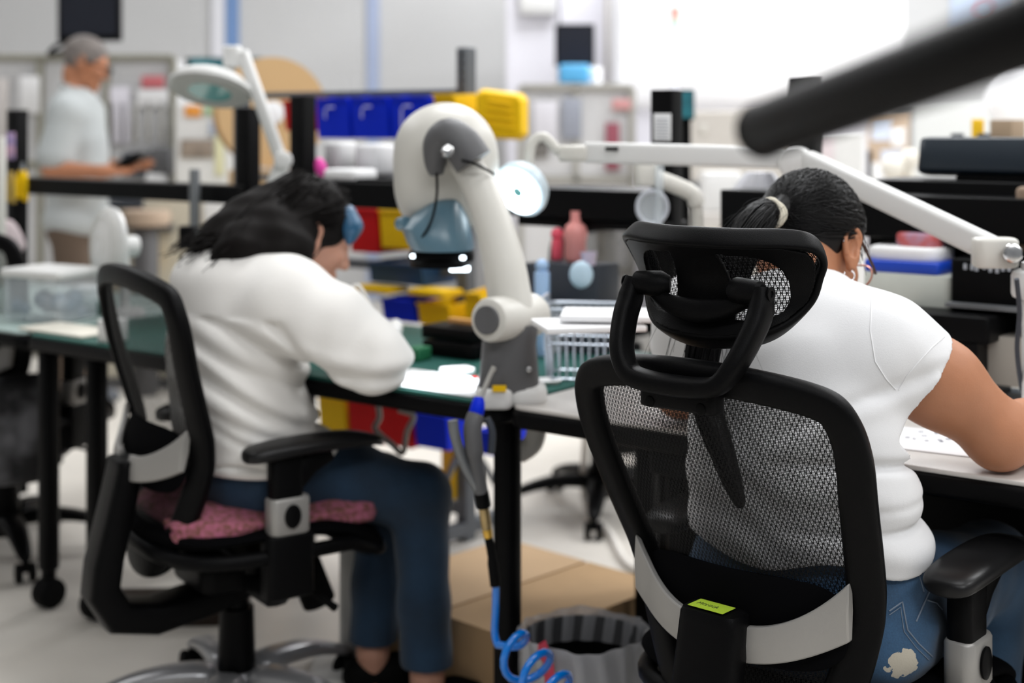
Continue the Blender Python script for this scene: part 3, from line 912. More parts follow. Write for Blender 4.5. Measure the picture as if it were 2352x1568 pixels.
# T-shirt
tee = Field(); torso(tee, secs1, R1, F1, k=.045, grow=.006)
tee.cap(neck_b, neck_b + (neck_top - neck_b).normalized() * .05, .066, .064, k=.04); tee.cap(neck_b - Vector((0, 0, .01)), J1 - Vector((.02, 0, .012)), .060, .062, k=.05); tee.cap(neck_b, neck_b + (neck_top - neck_b).normalized() * .05, .066, .064, k=.04); tee.cap(neck_b - Vector((0, 0, .01)), J1l, .060, .062, k=.05)
hem1 = J1.lerp(E1, .27); hem1l = J1l.lerp(E1l, .40)
tee.cap(J1, hem1 + (E1 - J1).normalized() * .05, .066, .070, k=.05); tee.cap(J1l, hem1l + (E1l - J1l).normalized() * .05, .069, .075, k=.05)
tee.ell((.466, 2.243, .66), (.194, .134, .05), Matrix((R1, F1, Vector((0, 0, 1)))).transposed(), k=.03)
def tee_folds(d, X, Y, Z):
    r = (X - .455) * R1.x + (Y - 2.235) * R1.y; f = (X - .455) * F1.x + (Y - 2.235) * F1.y
    side = np.clip((r - .02) / .1, 0, 1)
    z1 = .788 + .10 * (r - .15) - .12 * f; z2 = .700 + .05 * f; z3 = .742 + .06 * f - .03 * r
    o = .014 * side * np.exp(-((Z - z1) / .008) ** 2) + .006 * side * np.exp(-((Z - z2) / .006) ** 2) + .003 * side * np.exp(-((Z - z3) / .006) ** 2)
    o = o - .0035 * side * np.exp(-((Z - z1 + .035) / .022) ** 2) - .002 * side * np.exp(-((Z - z2 + .03) / .02) ** 2) - .004 * side * np.exp(-((Z - z1 - .04) / .024) ** 2)
    # diagonal drag lines from the armpit across the back
    g = (Z - .90) - .55 * (r - .10)
    o = o + .0045 * np.exp(-((g + .03) / .010) ** 2) * np.clip(r / .08, 0, 1) * (Z < .95) - .003 * np.exp(-((g + .055) / .014) ** 2) * np.clip(r / .08, 0, 1)
    o = o + .0014 * np.sin(Z * 95 + r * 26 + np.sin(r * 30) * 1.3) * np.clip((.86 - Z) / .1, 0, 1)
    # sleeve creases
    sl = np.clip((X - .57) / .04, 0, 1) * (Z > .86)
    o = o + .0012 * sl * np.sin((Z + .9 * X) * 70)
    o = o + .0010 * vnoise(X, Y, Z, 3, 28.)
    return d + o
tee.warp(tee_folds)
# cut the sleeves at their hems, the body at its hem and open the neck
def tee_cut(d, X, Y, Z):
    for J, H, E in ((J1, hem1, E1), (J1l, hem1l, E1l)):
        n = (E - J).normalized()
        q = (X - H.x) * n.x + (Y - H.y) * n.y + (Z - H.z) * n.z
        near = ((X - H.x) ** 2 + (Y - H.y) ** 2 + (Z - H.z) ** 2) < .14 ** 2
        out = (X - J.x) * (J.x - .455) + (Y - J.y) * (J.y - 2.235) > -.002
        d = np.where(near & out, np.maximum(d, q), d)
    hz = .640 + .012 * np.sin(X * 30)
    d = np.maximum(d, hz - Z)
    n = ((neck_top - neck_b).normalized() + Vector((.1, .1, .45))).normalized(); c = neck_b + (neck_top - neck_b).normalized() * .060
    q = (X - c.x) * n.x + (Y - c.y) * n.y + (Z - c.z) * n.z
    near = (X - c.x) ** 2 + (Y - c.y) ** 2 < .13 ** 2
    return np.where(near, np.maximum(d, q), d)
tee.warp(tee_cut)
TEE1 = tee.build('t_shirt', .0042, m_tee, W1, relax=3)
# hair
CAPR = (.082, .103, .094); CAPC = (0, -.014, .028)
hr = Field(); hr.ell(L1(*CAPC), CAPR, HB1, k=.02)
hr.ell(L1(0, .080, -.052), (.082, .066, .078), HB1, k=.012, sub=True)
hr.ell(L1(0, -.070, -.126), (.13, .092, .078), HB1, k=.012, sub=True)
for s_ in (-1, 1): hr.ell(L1(s_ * .085, .004, -.030), (.022, .032, .048), HB1, k=.01, sub=True)
TIE = Vector((.424, 2.322, 1.152))
hr.cap(L1(0, -.092, .030), TIE, .020, .014, k=.015)
HAIR1 = hr.build('hair', .004, m_hair, W1, relax=2)
rs = random.Random(4); paths = []
def capsurf(v, off=0.):
    """project a head-local direction onto the hair cap"""
    d = Vector((v[0] / CAPR[0], v[1] / CAPR[1], v[2] / CAPR[2])).normalized()
    return Vector((d.x * (CAPR[0] + off), d.y * (CAPR[1] + off), d.z * (CAPR[2] + off)))
Ri = HB1.transposed(); tl = Ri @ (TIE - HC1) - Vector(CAPC); tl_s = capsurf(tl, .002)
for i in range(2200):
    s_ = rs.choice((-1, 1, 1)); u = rs.random()
    # start on the hairline: forehead -> temple -> above ear -> nape
    A = spline([(0, .075, .055), (.045, .064, .055), (.070, .036, .030), (.078, .02, .008), (.080, -.018, .006), (.074, -.045, -.018), (.055, -.075, -.040), (0, -.095, -.052)], 6)
    q = u * (len(A) - 1); j = int(q); st = A[j].lerp(A[min(j + 1, len(A) - 1)], q - j); st.x *= s_
    st = st + Vector((rs.gauss(0, .004), rs.gauss(0, .004), rs.gauss(0, .004)))
    if rs.random() < .5: st = Vector((rs.uniform(-.072, .072), .075, .06))
    st = st.lerp(tl_s, rs.random() ** 2 * .55); off = rs.uniform(.0005, .0040)
    P = []; dv = Vector((rs.gauss(0, .008), rs.gauss(0, .008), rs.gauss(0, .008)))
    for t in range(11):
        t /= 10; v = st.lerp(tl_s, t) + dv * math.sin(t * PI)
        P.append(HC1 + HB1 @ (capsurf(v, off * (1 - t * .5)) + Vector(CAPC)))
    if not (P[-1] - TIE).length > .06: P.append(TIE + Vector((rs.gauss(0, .006), rs.gauss(0, .006), rs.gauss(0, .006))))
    paths.append((P, rs.uniform(.5, 1.1)))
strands('hair_strands', paths, .0010, m_hair, HAIR1)
# ponytail
PT = [TIE, Vector((.408, 2.302, 1.152)), Vector((.384, 2.275, 1.128)), Vector((.355, 2.245, 1.085)), Vector((.320, 2.215, 1.025)), Vector((.296, 2.195, .955)), Vector((.290, 2.176, .90)), Vector((.305, 2.140, .84)), Vector((.328, 2.112, .765)), Vector((.338, 2.103, .735))]
PTs = spline(PT, 5); m_ = len(PTs)
prad = lambda t: interp([0, .08, .2, .45, .8, 1], [.014, .022, .028, .028, .020, .006], t)
pf = Field()
for i in range(m_ - 1): pf.cap(PTs[i], PTs[i + 1], prad(i / (m_ - 1)) * .8, prad((i + 1) / (m_ - 1)) * .8, k=.008)
PONY = pf.build('ponytail', .004, m_hair, W1, relax=1)
paths = []
for i in range(520):
    a0 = rs.uniform(0, 2 * PI); k0 = math.sqrt(rs.random()); fl = rs.random() < .12; e = rs.uniform(.55, 1.0); P = []
    fx = Vector((rs.gauss(0, .022), rs.gauss(0, .015), rs.gauss(0, .012)))
    for q in range(0, int(m_ * e), 2):
        t = q / (m_ - 1); r_ = prad(t) * (k0 * .35 + .72) * (1 + .05 * math.sin(q + i))
        T = (PTs[min(q + 1, m_ - 1)] - PTs[max(q - 1, 0)]).normalized(); x = T.cross(Vector((0, 1, 0))).normalized(); y = T.cross(x)
        a = a0 + t * .8
        p = PTs[q] + x * math.cos(a) * r_ + y * math.sin(a) * r_
        if fl: p = p + fx * (t * 2.2) ** 1.3
        P.append(p)
    if len(P) > 3: paths.append((P, rs.uniform(.35, 1.0) if not fl else .35))
for i in range(70):   # loose wisps around the tie and the nape
    p = TIE + Vector((rs.gauss(0, .012), rs.gauss(0, .012), rs.gauss(.004, .012))); d = Vector((-rs.uniform(.3, 1), -.3, rs.uniform(-.9, .6))).normalized(); P = [p]
    for q in range(7): d = (d + Vector((rs.gauss(0, .15), rs.gauss(0, .15), -.22))).normalized(); p = p + d * .012; P.append(p)
    paths.append((P, .28))
for i in range(22):   # fine hairs in front of the ear
    p = L1(.074 + rs.gauss(0, .002), .030 + rs.gauss(0, .010), .012 + rs.gauss(0, .012)); d = (HB1 @ Vector((.5, .25, -1))).normalized(); P = [p]
    for q in range(2): d = (d + HB1 @ Vector((rs.gauss(0, .05) - .06, .16 - .03 * q, -.06))).normalized(); p = p + d * .008; P.append(p)
    paths.append((P, .55))
strands('loose_strands', paths, .0010, m_hair, PONY)
tt = (PT[1] - TIE).normalized(); tx = tt.cross(Vector((0, 0, 1))).normalized(); ty = tt.cross(tx)
tb = MB()
for o_ in (-.0055, 0, .0055):
    tb.tube([TIE + tt * (.004 + o_) + (tx * math.cos(a) + ty * math.sin(a)) * (.0215 + .002 * math.sin(3 * a + o_ * 300)) for a in [2 * PI * q / 28 for q in range(28)]], .0045, n=8, loop=True, caps=False)
meshw(tb, 'hair_tie', mat('cream_elastic', (.62, .58, .48), rough=.8), W1)
# earring
ec = L1(.0835, .002, -.046); eb = MB()
eb.tube([ec + Vector((math.cos(a) * .0088 - .002, -.004, math.sin(a) * .0088 - .003)) for a in [math.radians(q) for q in range(-215, 60, 12)]], .0013, n=8)
for q in range(-215, 60, 16):
    a = math.radians(q); eb.ell(ec + Vector((math.cos(a) * .0088 - .002, -.004, math.sin(a) * .0088 - .003)), .0018, n=8, m=5)
meshw(eb, 'earring', mat('silver_jewellery', (.85, .85, .87), rough=.15, metal=1), W1)
# glasses
gm = mat('tortoise_rim', (.05, .02, .015), rough=.25); gp = mat('rose_gold', (.55, .25, .18), rough=.25, metal=.8); rim = MB()
for s_ in (-1, 1):
    rim.tube([L1(s_ * (.038 + .032 * math.cos(a)), .106 - .010 * abs(math.cos(a)) * (1 if math.cos(a) > 0 else 0), -.008 + .024 * math.sin(a)) for a in [2 * PI * q / 28 for q in range(28)]], .0016, n=8, loop=True, caps=False)
rim.tube([L1(-.008, .108, -.002), L1(.008, .108, -.002)], .0016, n=8)
G = meshw(rim, 'glasses', gp, W1)
for s_ in (-1, 1): hang(MB().tube([L1(s_ * .076, -.034, -.006), L1(s_ * .078, -.024, .012), L1(s_ * .078, -.012, .022), L1(s_ * .080, .02, .020), L1(s_ * .074, .085, .006), L1(s_ * .070, .104, .002)], [.0022, .0026, .0022, .0018, .002, .0022], n=8, flat=1.5).build('temple_arm', gm), G)
# jeans
m_den1 = denim('blue_denim_light', (.018, .052, .105), patch=(0, 0, 0), pr=.024)
jn = Field(); RM1 = Matrix((R1, F1, Vector((0, 0, 1)))).transposed()
jn.ell((.464, 2.240, .575), (.184, .126, .19), RM1, k=.03); jn.ell((.452, 2.215, .52), (.190, .120, .075), RM1, k=.03)
jn.cap(hip_r, hip_r.lerp(knee_r, .5), .098, .086, k=.05); jn.cap(hip_r.lerp(knee_r, .5), knee_r, .086, .070, k=.03)
jn.cap(hip_l, hip_l.lerp(knee_l, .5), .098, .086, k=.05); jn.cap(hip_l.lerp(knee_l, .5), knee_l, .086, .070, k=.03)
jn.cap(knee_r, ank_r, .066, .055, k=.03); jn.cap(knee_l, ank_l, .066, .055, k=.03)
def jeans_w(d, X, Y, Z):
    hp = np.exp(-(((X - .60) ** 2 + (Y - 2.20) ** 2) / .012))
    d = d + .0025 * vnoise(X, Y, Z, 5, 34.) + .003 * np.sin(Z * 110 + X * 60) * hp
    return np.maximum(np.maximum(d, Z - .672), .135 - Z)
jn.warp(jeans_w)
JEANS1 = jn.build('jeans', .005, m_den1, W1, relax=1)
def shoes(root, feet, m, F_, skin=None):
    for a, fd in feet:
        a = Vector(a); fd = Vector(fd).normalized(); sd = fd.cross(Vector((0, 0, 1)))
        f = Field(); g = Vector((a.x, a.y, 0))
        f.cap(g - fd * .035 + Vector((0, 0, .040)), g + fd * .06 + Vector((0, 0, .042)), .036, .036, k=.02)
        f.cap(g + fd * .06 + Vector((0, 0, .040)), g + fd * .15 + Vector((0, 0, .032)), .038, .030, k=.03)
        f.warp(lambda d, X, Y, Z: np.maximum(d, .004 - Z))
        f.build('shoe', .006, m, root, relax=1)
shoes(W1, [(ank_r, F1), (ank_l, F1)], m_rubber, F1)
# surface details found by laying them on the cloth
bpy.context.view_layer.update()
hit = caster_ray([JEANS1]); ph_ = hit(2074, 1526)
if ph_ is not None:
    for n_ in m_den1.node_tree.nodes:
        if n_.type == 'VECT_MATH': n_.inputs[1].default_value = ph_
hit = hit; m_seam = mat('seam_thread', (.16, .20, .26), rough=.8)
sm = MB()
def lay(mb, px, r=.0012, lift=.0008, n=6, hitf=None):
    pts = []
    for i in range(len(px) - 1):
        for q in range(n):
            t = q / n; h = (hitf or hit)(px[i][0] + (px[i + 1][0] - px[i][0]) * t, px[i][1] + (px[i + 1][1] - px[i][1]) * t, lift)
            if h is not None and (not pts or (h - pts[-1]).length < .05): pts.append(h)
    if len(pts) > 2: mb.tube(pts, r, n=6)
lay(sm, [(2042, 1403), (2072, 1382), (2084, 1446), (2110, 1478), (2146, 1512)]); lay(sm, [(2042, 1412), (2068, 1394), (2076, 1450), (2104, 1487), (2138, 1520)], r=.0007)
lay(sm, [(2120, 1312), (2133, 1360), (2098, 1440)]); lay(sm, [(2130, 1378), (2150, 1384), (2166, 1402)]); lay(sm, [(2108, 1312), (2124, 1368)], r=.0007)
if sm.v: meshw(sm, 'pocket_seam', m_seam, JEANS1)
hitT = caster_ray([TEE1]); sm = MB()
lay(sm, [(2003, 668), (1999, 760), (2010, 830), (2035, 870), (2062, 900)], r=.0011, hitf=hitT, lift=.0002)
meshw(sm, 'shoulder_seam', mat('white_thread', (.80, .80, .81), rough=.9), TEE1); sm = MB()
lay(sm, [(2178, 776), (2150, 800), (2118, 835), (2090, 868), (2070, 905)], r=.0010, hitf=lambda x, y, l: hitT(x - 9, y - 3, l), lift=.0003)
if sm.v: meshw(sm, 'hem_seam', mat('white_thread', (.80, .80, .81), rough=.9), TEE1)

# ------------------------------------------------------------------ woman in the sweatshirt
F2 = Vector((.90, .435, 0)).normalized(); R2 = F2.cross(Vector((0, 0, 1)))
W2 = thing('person', 'person with long dark hair, off-white sweatshirt and jeans, hunched at the middle bench', 'person', (-.57, 3.09, 0))
secs2 = [(-.565, 3.085, .56, .185, .125), (-.585, 3.080, .65, .195, .135), (-.595, 3.080, .74, .200, .140), (-.595, 3.085, .83, .200, .140), (-.585, 3.09, .91, .195, .130), (-.560, 3.105, .975, .150, .095)]
HC2 = Vector((-.452, 3.165, 1.052)); HB2 = basis((.93, .36), math.radians(24))
hf2, L2 = head_field(HC2, HB2)
nb2 = Vector((-.530, 3.120, .975)); nt2 = L2(0, -.03, -.05)
J2 = Vector((-.455, 2.945, .925)); E2 = Vector((-.275, 2.875, .820)); Wr2 = Vector((-.345, 3.095, .800))
J2l = Vector((-.60, 3.285, .935)); E2l = Vector((-.44, 3.42, .82)); Wr2l = Vector((-.40, 3.24, .80))
hr2 = Vector((-.50, 3.05, .56)); kn2 = Vector((-.205, 3.150, .475)); an2 = Vector((-.185, 3.110, .09))
hl2 = Vector((-.57, 3.20, .54)); knl2 = Vector((-.30, 3.33, .455)); anl2 = Vector((-.318, 3.255, .09))
body = Field(); torso(body, secs2, R2, F2, grow=-.02)
body.cap(nb2, nt2, .056, .052, k=.05); body.cap(nb2, J2, .05, .05, k=.05); body.cap(nb2, J2l, .05, .05, k=.05)
for J, E, Wv in ((J2, E2, Wr2), (J2l, E2l, Wr2l)): body.cap(J, E, .05, .042, k=.03); body.cap(E, Wv, .040, .025, k=.02)
hand(body, Wr2, (.3, .8, 0), (0, 0, 1), 1); hand(body, Wr2l, (.9, -.3, 0), (0, 0, 1), -1)
for h_, k_, a_ in ((hr2, kn2, an2), (hl2, knl2, anl2)):
    body.cap(h_, k_, .075, .05, k=.03); body.cap(k_, a_, .048, .034, k=.02); body.cap(a_, a_ - Vector((0, 0, .06)), .034, .034, k=.02)
hf2.cap(L2(0, -.03, -.045), nt2, .05, .05, k=.03); hf2.cap(nt2, nb2, .052, .055, k=.03)
body.build('body', .006, m_skin2, W2, relax=2, more=[(hf2, .003), (ear_field(L2, HB2, 1), .002)])
sw = Field(); torso(sw, secs2, R2, F2, k=.05, grow=.006)
sw.cap(nb2 - Vector((0, 0, .012)), J2, .070, .078, k=.06); sw.cap(nb2 - Vector((0, 0, .012)), J2l, .070, .072, k=.06)
for J, E, Wv, g in ((J2, E2, Wr2, 1.08), (J2l, E2l, Wr2l, 1.)):
    sw.cap(J, J.lerp(E, .5), .080 * g, .080 * g, k=.05); sw.cap(J.lerp(E, .5), E, .080 * g, .062 * g, k=.04); sw.cap(E, E.lerp(Wv, .5), .060 * g, .052, k=.03); sw.cap(E.lerp(Wv, .5), Wv, .050, .036, k=.02)
sw.ell((-.545, 3.09, .60), (.205, .160, .07), Matrix((R2, F2, Vector((0, 0, 1)))).transposed(), k=.03)
sw.ell((-.625, 3.075, .965), (.150, .105, .065), Matrix((R2, F2, Vector((0, 0, 1)))).transposed(), k=.06)
def sw_folds(d, X, Y, Z):
    f = (X + .59) * F2.x + (Y - 3.085) * F2.y; r = (X + .59) * R2.x + (Y - 3.085) * R2.y
    near = np.clip((r + .05) / .1, 0, 1)
    # sweeping folds from the armpit down to the back waist
    o = 0
    for (c, sl, a, w_) in ((.835, .50, .010, .012), (.775, .42, .007, .012), (.70, .55, .012, .014), (.655, .35, .008, .012), (.62, .45, .006, .010)):
        g = Z - (c - sl * f + 1.4 * (f) ** 2)
        o = o + near * a * (np.exp(-(g / w_) ** 2) - .7 * np.exp(-((g - .028) / .018) ** 2)) * (Z < .90)
    # crease under the arm
    ax_ = (X + .39); o = o + .016 * np.exp(-(((X + .43) * .75 + (Z - .84) * .66) / .012) ** 2) * (Z < .90) * (Z > .76) * near
    # sleeve folds
    dx, dz = E2.x - J2.x, E2.z - J2.z
    s_ = ((X - J2.x) * dx + (Z - J2.z) * dz) / (dx * dx + dz * dz)
    on = np.clip((X + .47) / .05, 0, 1) * (Y < 3.03)
    o = o + .0035 * on * np.sin(s_ * 17 + (Z * 30)) * np.exp(-((s_ - .7) / .5) ** 2)
    o = o + .003 * vnoise(X, Y, Z, 9, 22.)
    d = d + o
    q = .588 + .012 * np.sin(X * 20) - Z
    d = np.maximum(d, q)
    n = (nt2 - nb2).normalized(); c = nb2 + n * .058
    return np.maximum(d, (X - c.x) * n.x + (Y - c.y) * n.y + (Z - c.z) * n.z)
sw.warp(sw_folds)
SWT = sw.build('sweatshirt', .006, m_swt, W2, relax=2)
hb2 = MB(); hb = []
for q in range(40):
    a = 2 * PI * q / 40; hb.append(Vector((-.560, 3.085, .586)) + R2 * .190 * math.cos(a) + F2 * .135 * math.sin(a))
meshw(MB().tube(hb, .016, n=10, loop=True, caps=False, flat=1.0), 'waistband', m_swt, SWT)
m_den2 = denim('blue_denim_dark', (.005, .022, .048))
jn = Field(); RM2 = Matrix((R2, F2, Vector((0, 0, 1)))).transposed()
jn.ell((-.566, 3.085, .555), (.184, .130, .13), RM2, k=.03); jn.cut((0, 0, .61), (0, 0, 1), .004)
for h_, k_, a_, zz in ((hr2, kn2, an2, 0), (hl2, knl2, anl2, 0)):
    jn.cap(h_, h_.lerp(k_, .5), .085, .082, k=.04); jn.cap(h_.lerp(k_, .5), k_, .082, .068, k=.03); jn.cap(k_, k_.lerp(a_, .6), .066, .056, k=.03); jn.cap(k_.lerp(a_, .6), a_, .056, .057, k=.03)
jn.warp(lambda d, X, Y, Z: np.maximum(d + .003 * vnoise(X, Y, Z, 12, 26.) , .115 - Z))
jn.build('jeans', .006, m_den2, W2, relax=1)
shoes(W2, [(an2, (.95, .2, 0)), (anl2, (.95, .2, 0))], m_rubber, F2)
# long wavy hair
h2 = Field(); h2.ell(L2(0, -.014, .030), (.086, .106, .096), HB2, k=.02)
h2.ell(L2(0, .088, -.052), (.085, .066, .080), HB2, k=.012, sub=True)
h2.ell(L2(.088, .012, -.030), (.020, .022, .030), HB2, k=.01, sub=True)
for p, rr in (([L2(0, -.07, .02), Vector((-.560, 3.10, 1.085)), Vector((-.615, 3.07, 1.06)), Vector((-.665, 3.05, 1.025))], [.075, .060, .044, .020]),
              ([L2(.03, -.05, -.01), Vector((-.52, 3.05, 1.06)), Vector((-.575, 3.00, 1.04)), Vector((-.62, 2.98, 1.01))], [.055, .050, .038, .016]),
              ([L2(.05, -.03, -.03), Vector((-.475, 3.03, 1.03)), Vector((-.50, 2.99, 1.0))], [.04, .04, .022])):
    h2.path(p, rr, k=.04)
h2.warp(lambda d, X, Y, Z: d + .006 * vnoise(X, Y, Z, 21, 60.))
H2 = h2.build('hair', .006, m_hair2, W2, relax=1)
rs = random.Random(11); paths = []
for i in range(420):
    a = rs.uniform(-.9, 1.5); st = L2(*(Vector((0, -.014, .030)) + Vector((.088 * math.sin(a) , .06 * rs.uniform(-1.2, 1.0), .098 * math.cos(a) * .98))))
    end = Vector((-.57, 3.00, 1.035)).lerp(Vector((-.690, 3.05, 1.015)), rs.random()) + Vector((rs.gauss(0, .03), rs.gauss(0, .03), rs.gauss(0, .018)))
    mid = st.lerp(end, .5) + Vector((0, 0, .018 + rs.gauss(0, .010)))
    P = []; ph = rs.uniform(0, 6); am = rs.uniform(.002, .006)
    for q in range(13):
        t = q / 12; p = st * (1 - t) ** 2 + mid * 2 * t * (1 - t) + end * t * t
        P.append(p + Vector((0, math.cos(ph + t * 22), math.sin(ph + t * 22))) * am * (t + .2))
    paths.append((P, rs.uniform(.7, 1.6)))
strands('hair_strands', paths, .0016, m_hair2, H2)
bf = Field()
bf.path([L2(.040, .050, .070), L2(.052, .066, .048), L2(.050, .078, .018)], [.020, .021, .008], k=.015); bf.path([L2(.010, .060, .074), L2(.020, .080, .052), L2(.026, .088, .026)], [.022, .020, .008], k=.02)
bf.path([L2(-.02, .055, .074), L2(-.02, .076, .054), L2(-.02, .084, .030)], [.022, .018, .008], k=.02)
BF = bf.build('fringe', .004, m_hairb, W2, relax=1); BF['label'] = 'blue dyed fringe'

# ------------------------------------------------------------------ standing man
W3 = thing('person', 'standing person with grey hair and a pale short-sleeved shirt holding a device', 'person', (-1.98, 6.5, 0))
F3 = Vector((.97, .24, 0)).normalized(); R3 = F3.cross(Vector((0, 0, 1)))
HC3 = Vector((-1.945, 6.5, 1.575)); HB3 = basis((.93, .1), math.radians(20))
hf3, L3 = head_field(HC3, HB3, 1.03)
nb3 = Vector((-1.99, 6.5, 1.42)); nt3 = L3(0, -.03, -.06)
secs3 = [(-1.985, 6.5, .86, .165, .125), (-1.985, 6.5, .98, .165, .125), (-1.985, 6.5, 1.10, .170, .125), (-1.99, 6.5, 1.22, .185, .125), (-2.0, 6.5, 1.33, .19, .11), (-2.0, 6.5, 1.40, .13, .08)]
J3 = Vector((-1.985, 6.32, 1.345)); E3 = Vector((-2.03, 6.27, 1.095)); Wr3 = Vector((-1.80, 6.24, 1.085))
J3l = Vector((-1.985, 6.68, 1.345)); E3l = Vector((-1.98, 6.72, 1.10)); Wr3l = Vector((-1.79, 6.5, 1.10))
body = Field(); torso(body, secs3, R3, F3, grow=-.012); body.cap(nb3, nt3, .060, .056, k=.04)
for J, E, Wv, sg in ((J3, E3, Wr3, 1), (J3l, E3l, Wr3l, -1)):
    body.cap(J, E, .052, .042, k=.03); body.cap(E, Wv, .042, .028, k=.02)
hand(body, Wr3, (.95, .1, .12), (0, -.5, .8), 1); hand(body, Wr3l, (.95, -.1, .1), (0, .5, .8), -1)
for sg in (-1, 1):
    body.cap((-1.985, 6.5 - sg * .09, .84), (-1.975, 6.5 - sg * .09, .47), .08, .055, k=.03); body.cap((-1.975, 6.5 - sg * .09, .47), (-2.0, 6.5 - sg * .09, .08), .055, .04, k=.03)
body.build('body', .009, m_skin3, W3, relax=1, more=[(hf3, .005), (ear_field(L3, HB3, 1), .003)])
s3 = Field(); torso(s3, secs3, R3, F3, grow=.012); s3.cap(nb3 - Vector((0, 0, .02)), J3, .065, .066, k=.04); s3.cap(nb3 - Vector((0, 0, .02)), J3l, .065, .066, k=.04)
s3.cap(J3, J3.lerp(E3, .75), .070, .080, k=.04); s3.cap(J3l, J3l.lerp(E3l, .75), .070, .080, k=.04)
s3.ell((-1.985, 6.5, .85), (.185, .15, .11), Matrix((R3, F3, Vector((0, 0, 1)))).transposed(), k=.04)
s3.warp(lambda d, X, Y, Z: np.maximum(d + .004 * vnoise(X, Y, Z, 4, 18.), .765 - Z)); 
s3.build('shirt', .009, m_shirt3, W3, relax=1)
cl = MB(); cl.tube([nb3 + Vector((math.cos(a) * .062, math.sin(a) * .062, .035 - .02 * math.cos(a))) for a in [2 * PI * q / 24 for q in range(24)]], .014, n=8, loop=True, caps=False)
meshw(cl, 'collar', m_shirt3, W3)
t3 = Field(); t3.ell((-1.985, 6.5, .82), (.14, .16, .12), None, k=.03)
for sg in (-1, 1):
    t3.cap((-1.985, 6.5 - sg * .09, .80), (-1.97, 6.5 - sg * .09, .47), .092, .075, k=.03); t3.cap((-1.97, 6.5 - sg * .09, .47), (-2.0, 6.5 - sg * .09, .08), .075, .068, k=.03)
t3.warp(lambda d, X, Y, Z: np.maximum(d, .05 - Z)); t3.build('trousers', .009, m_khaki, W3, relax=1)
shoes(W3, [((-2.0, 6.41, 0), (1, .1, 0)), ((-2.0, 6.59, 0), (1, .1, 0))], mat('grey_shoe', (.12, .13, .15), rough=.7), F3)
h3 = Field(); h3.ell(L3(0, -.016, .030), (.084, .102, .092), HB3, k=.02); h3.ell(L3(0, .088, -.035), (.09, .072, .095), HB3, k=.012, sub=True); h3.ell(L3(0, -.06, -.125), (.13, .10, .075), HB3, k=.012, sub=True)
h3.build('hair', .006, m_hairg, W3, relax=1)
g3 = MB()
for s_ in (-1, 1):
    g3.tube([L3(s_ * (.036 + .026 * math.cos(a)), .108, -.006 + .02 * math.sin(a)) for a in [2 * PI * q / 16 for q in range(16)]], .002, n=6, loop=True, caps=False)
g3.tube([L3(-.010, .110, -.004), L3(.010, .110, -.004)], .002, n=6)
G3 = meshw(g3, 'glasses', m_blackm, W3)
for s_ in (-1, 1): hang(MB().tube([L3(s_ * .077, -.01, .010), L3(s_ * .074, .090, .004), L3(s_ * .062, .108, -.002)], .0025, n=6).build('temple_arm', m_blackm), G3)
dv = MB().rbox((-1.70, 6.33, 1.13), (.13, .18, .04), r=.02, R=rotm(.0, -.5, .1)).build('handheld_device', m_black)
tag(dv, 'small black handheld device in the hands of the standing person', 'device')
# ================================================================== things on and around the benches
def bp(px, py, d):
    """point seen at px,py in the vertical plane d metres into the bench row"""
    k = (px - CX) / FPX
    t = (k * (BO.y + .8 * d) - BO.x - .6 * d) / (.8 + .6 * k)
    D = BO.y - .6 * t + .8 * d
    return at(px, py, D)
def one(name, label, cat, mb, m, loc=(0, 0, 0), rz=0, group=None, **k):
    o = mb.build(name, m, None, **k); o.location = loc; o.rotation_euler = (0, 0, rz); tag(o, label, cat, group); return o
m_red = mat('red_bin', (.55, .004, .006), rough=.5, spec=.2); m_bluep = mat('blue_bin', (.0, .022, .62), rough=.45, spec=.2); m_yel = mat('yellow_bin', (.85, .52, .004), rough=.5, spec=.2)
m_navy = mat('navy_box', (.008, .045, .12), rough=.5); m_tan = mat('cardboard', (.46, .30, .16), rough=.9, var=.08, vscale=6)
m_paper = mat('white_paper', (.84, .84, .85), rough=.9); m_clear = mat('clear_plastic', (.80, .86, .90), rough=.15, alpha=.35)
m_led = mat('lit_lens', (1, 1, 1), emis=(.85, .94, 1), estr=9); m_led2 = mat('lit_ring', (1, 1, 1), emis=(.80, .92, 1), estr=5)
m_green = mat('green_led', (.05, .8, .1), emis=(.15, 1, .1), estr=2.5); m_slate = mat('slate_plastic', (.035, .042, .055), rough=.55)
m_pink = mat('pink_plastic', (.75, .30, .28), rough=.4); m_hot = mat('hot_pink', (.80, .06, .40), rough=.5); m_orange = mat('orange_wood', (.55, .28, .08), rough=.6)
m_visor = mat('smoked_blue_plastic', (.10, .19, .25), rough=.3, spec=.6); m_cord = mat('pale_cord', (.78, .75, .70), rough=.6)
m_teal = mat('teal_glass', (.20, .50, .50), rough=.1, coat=.5)

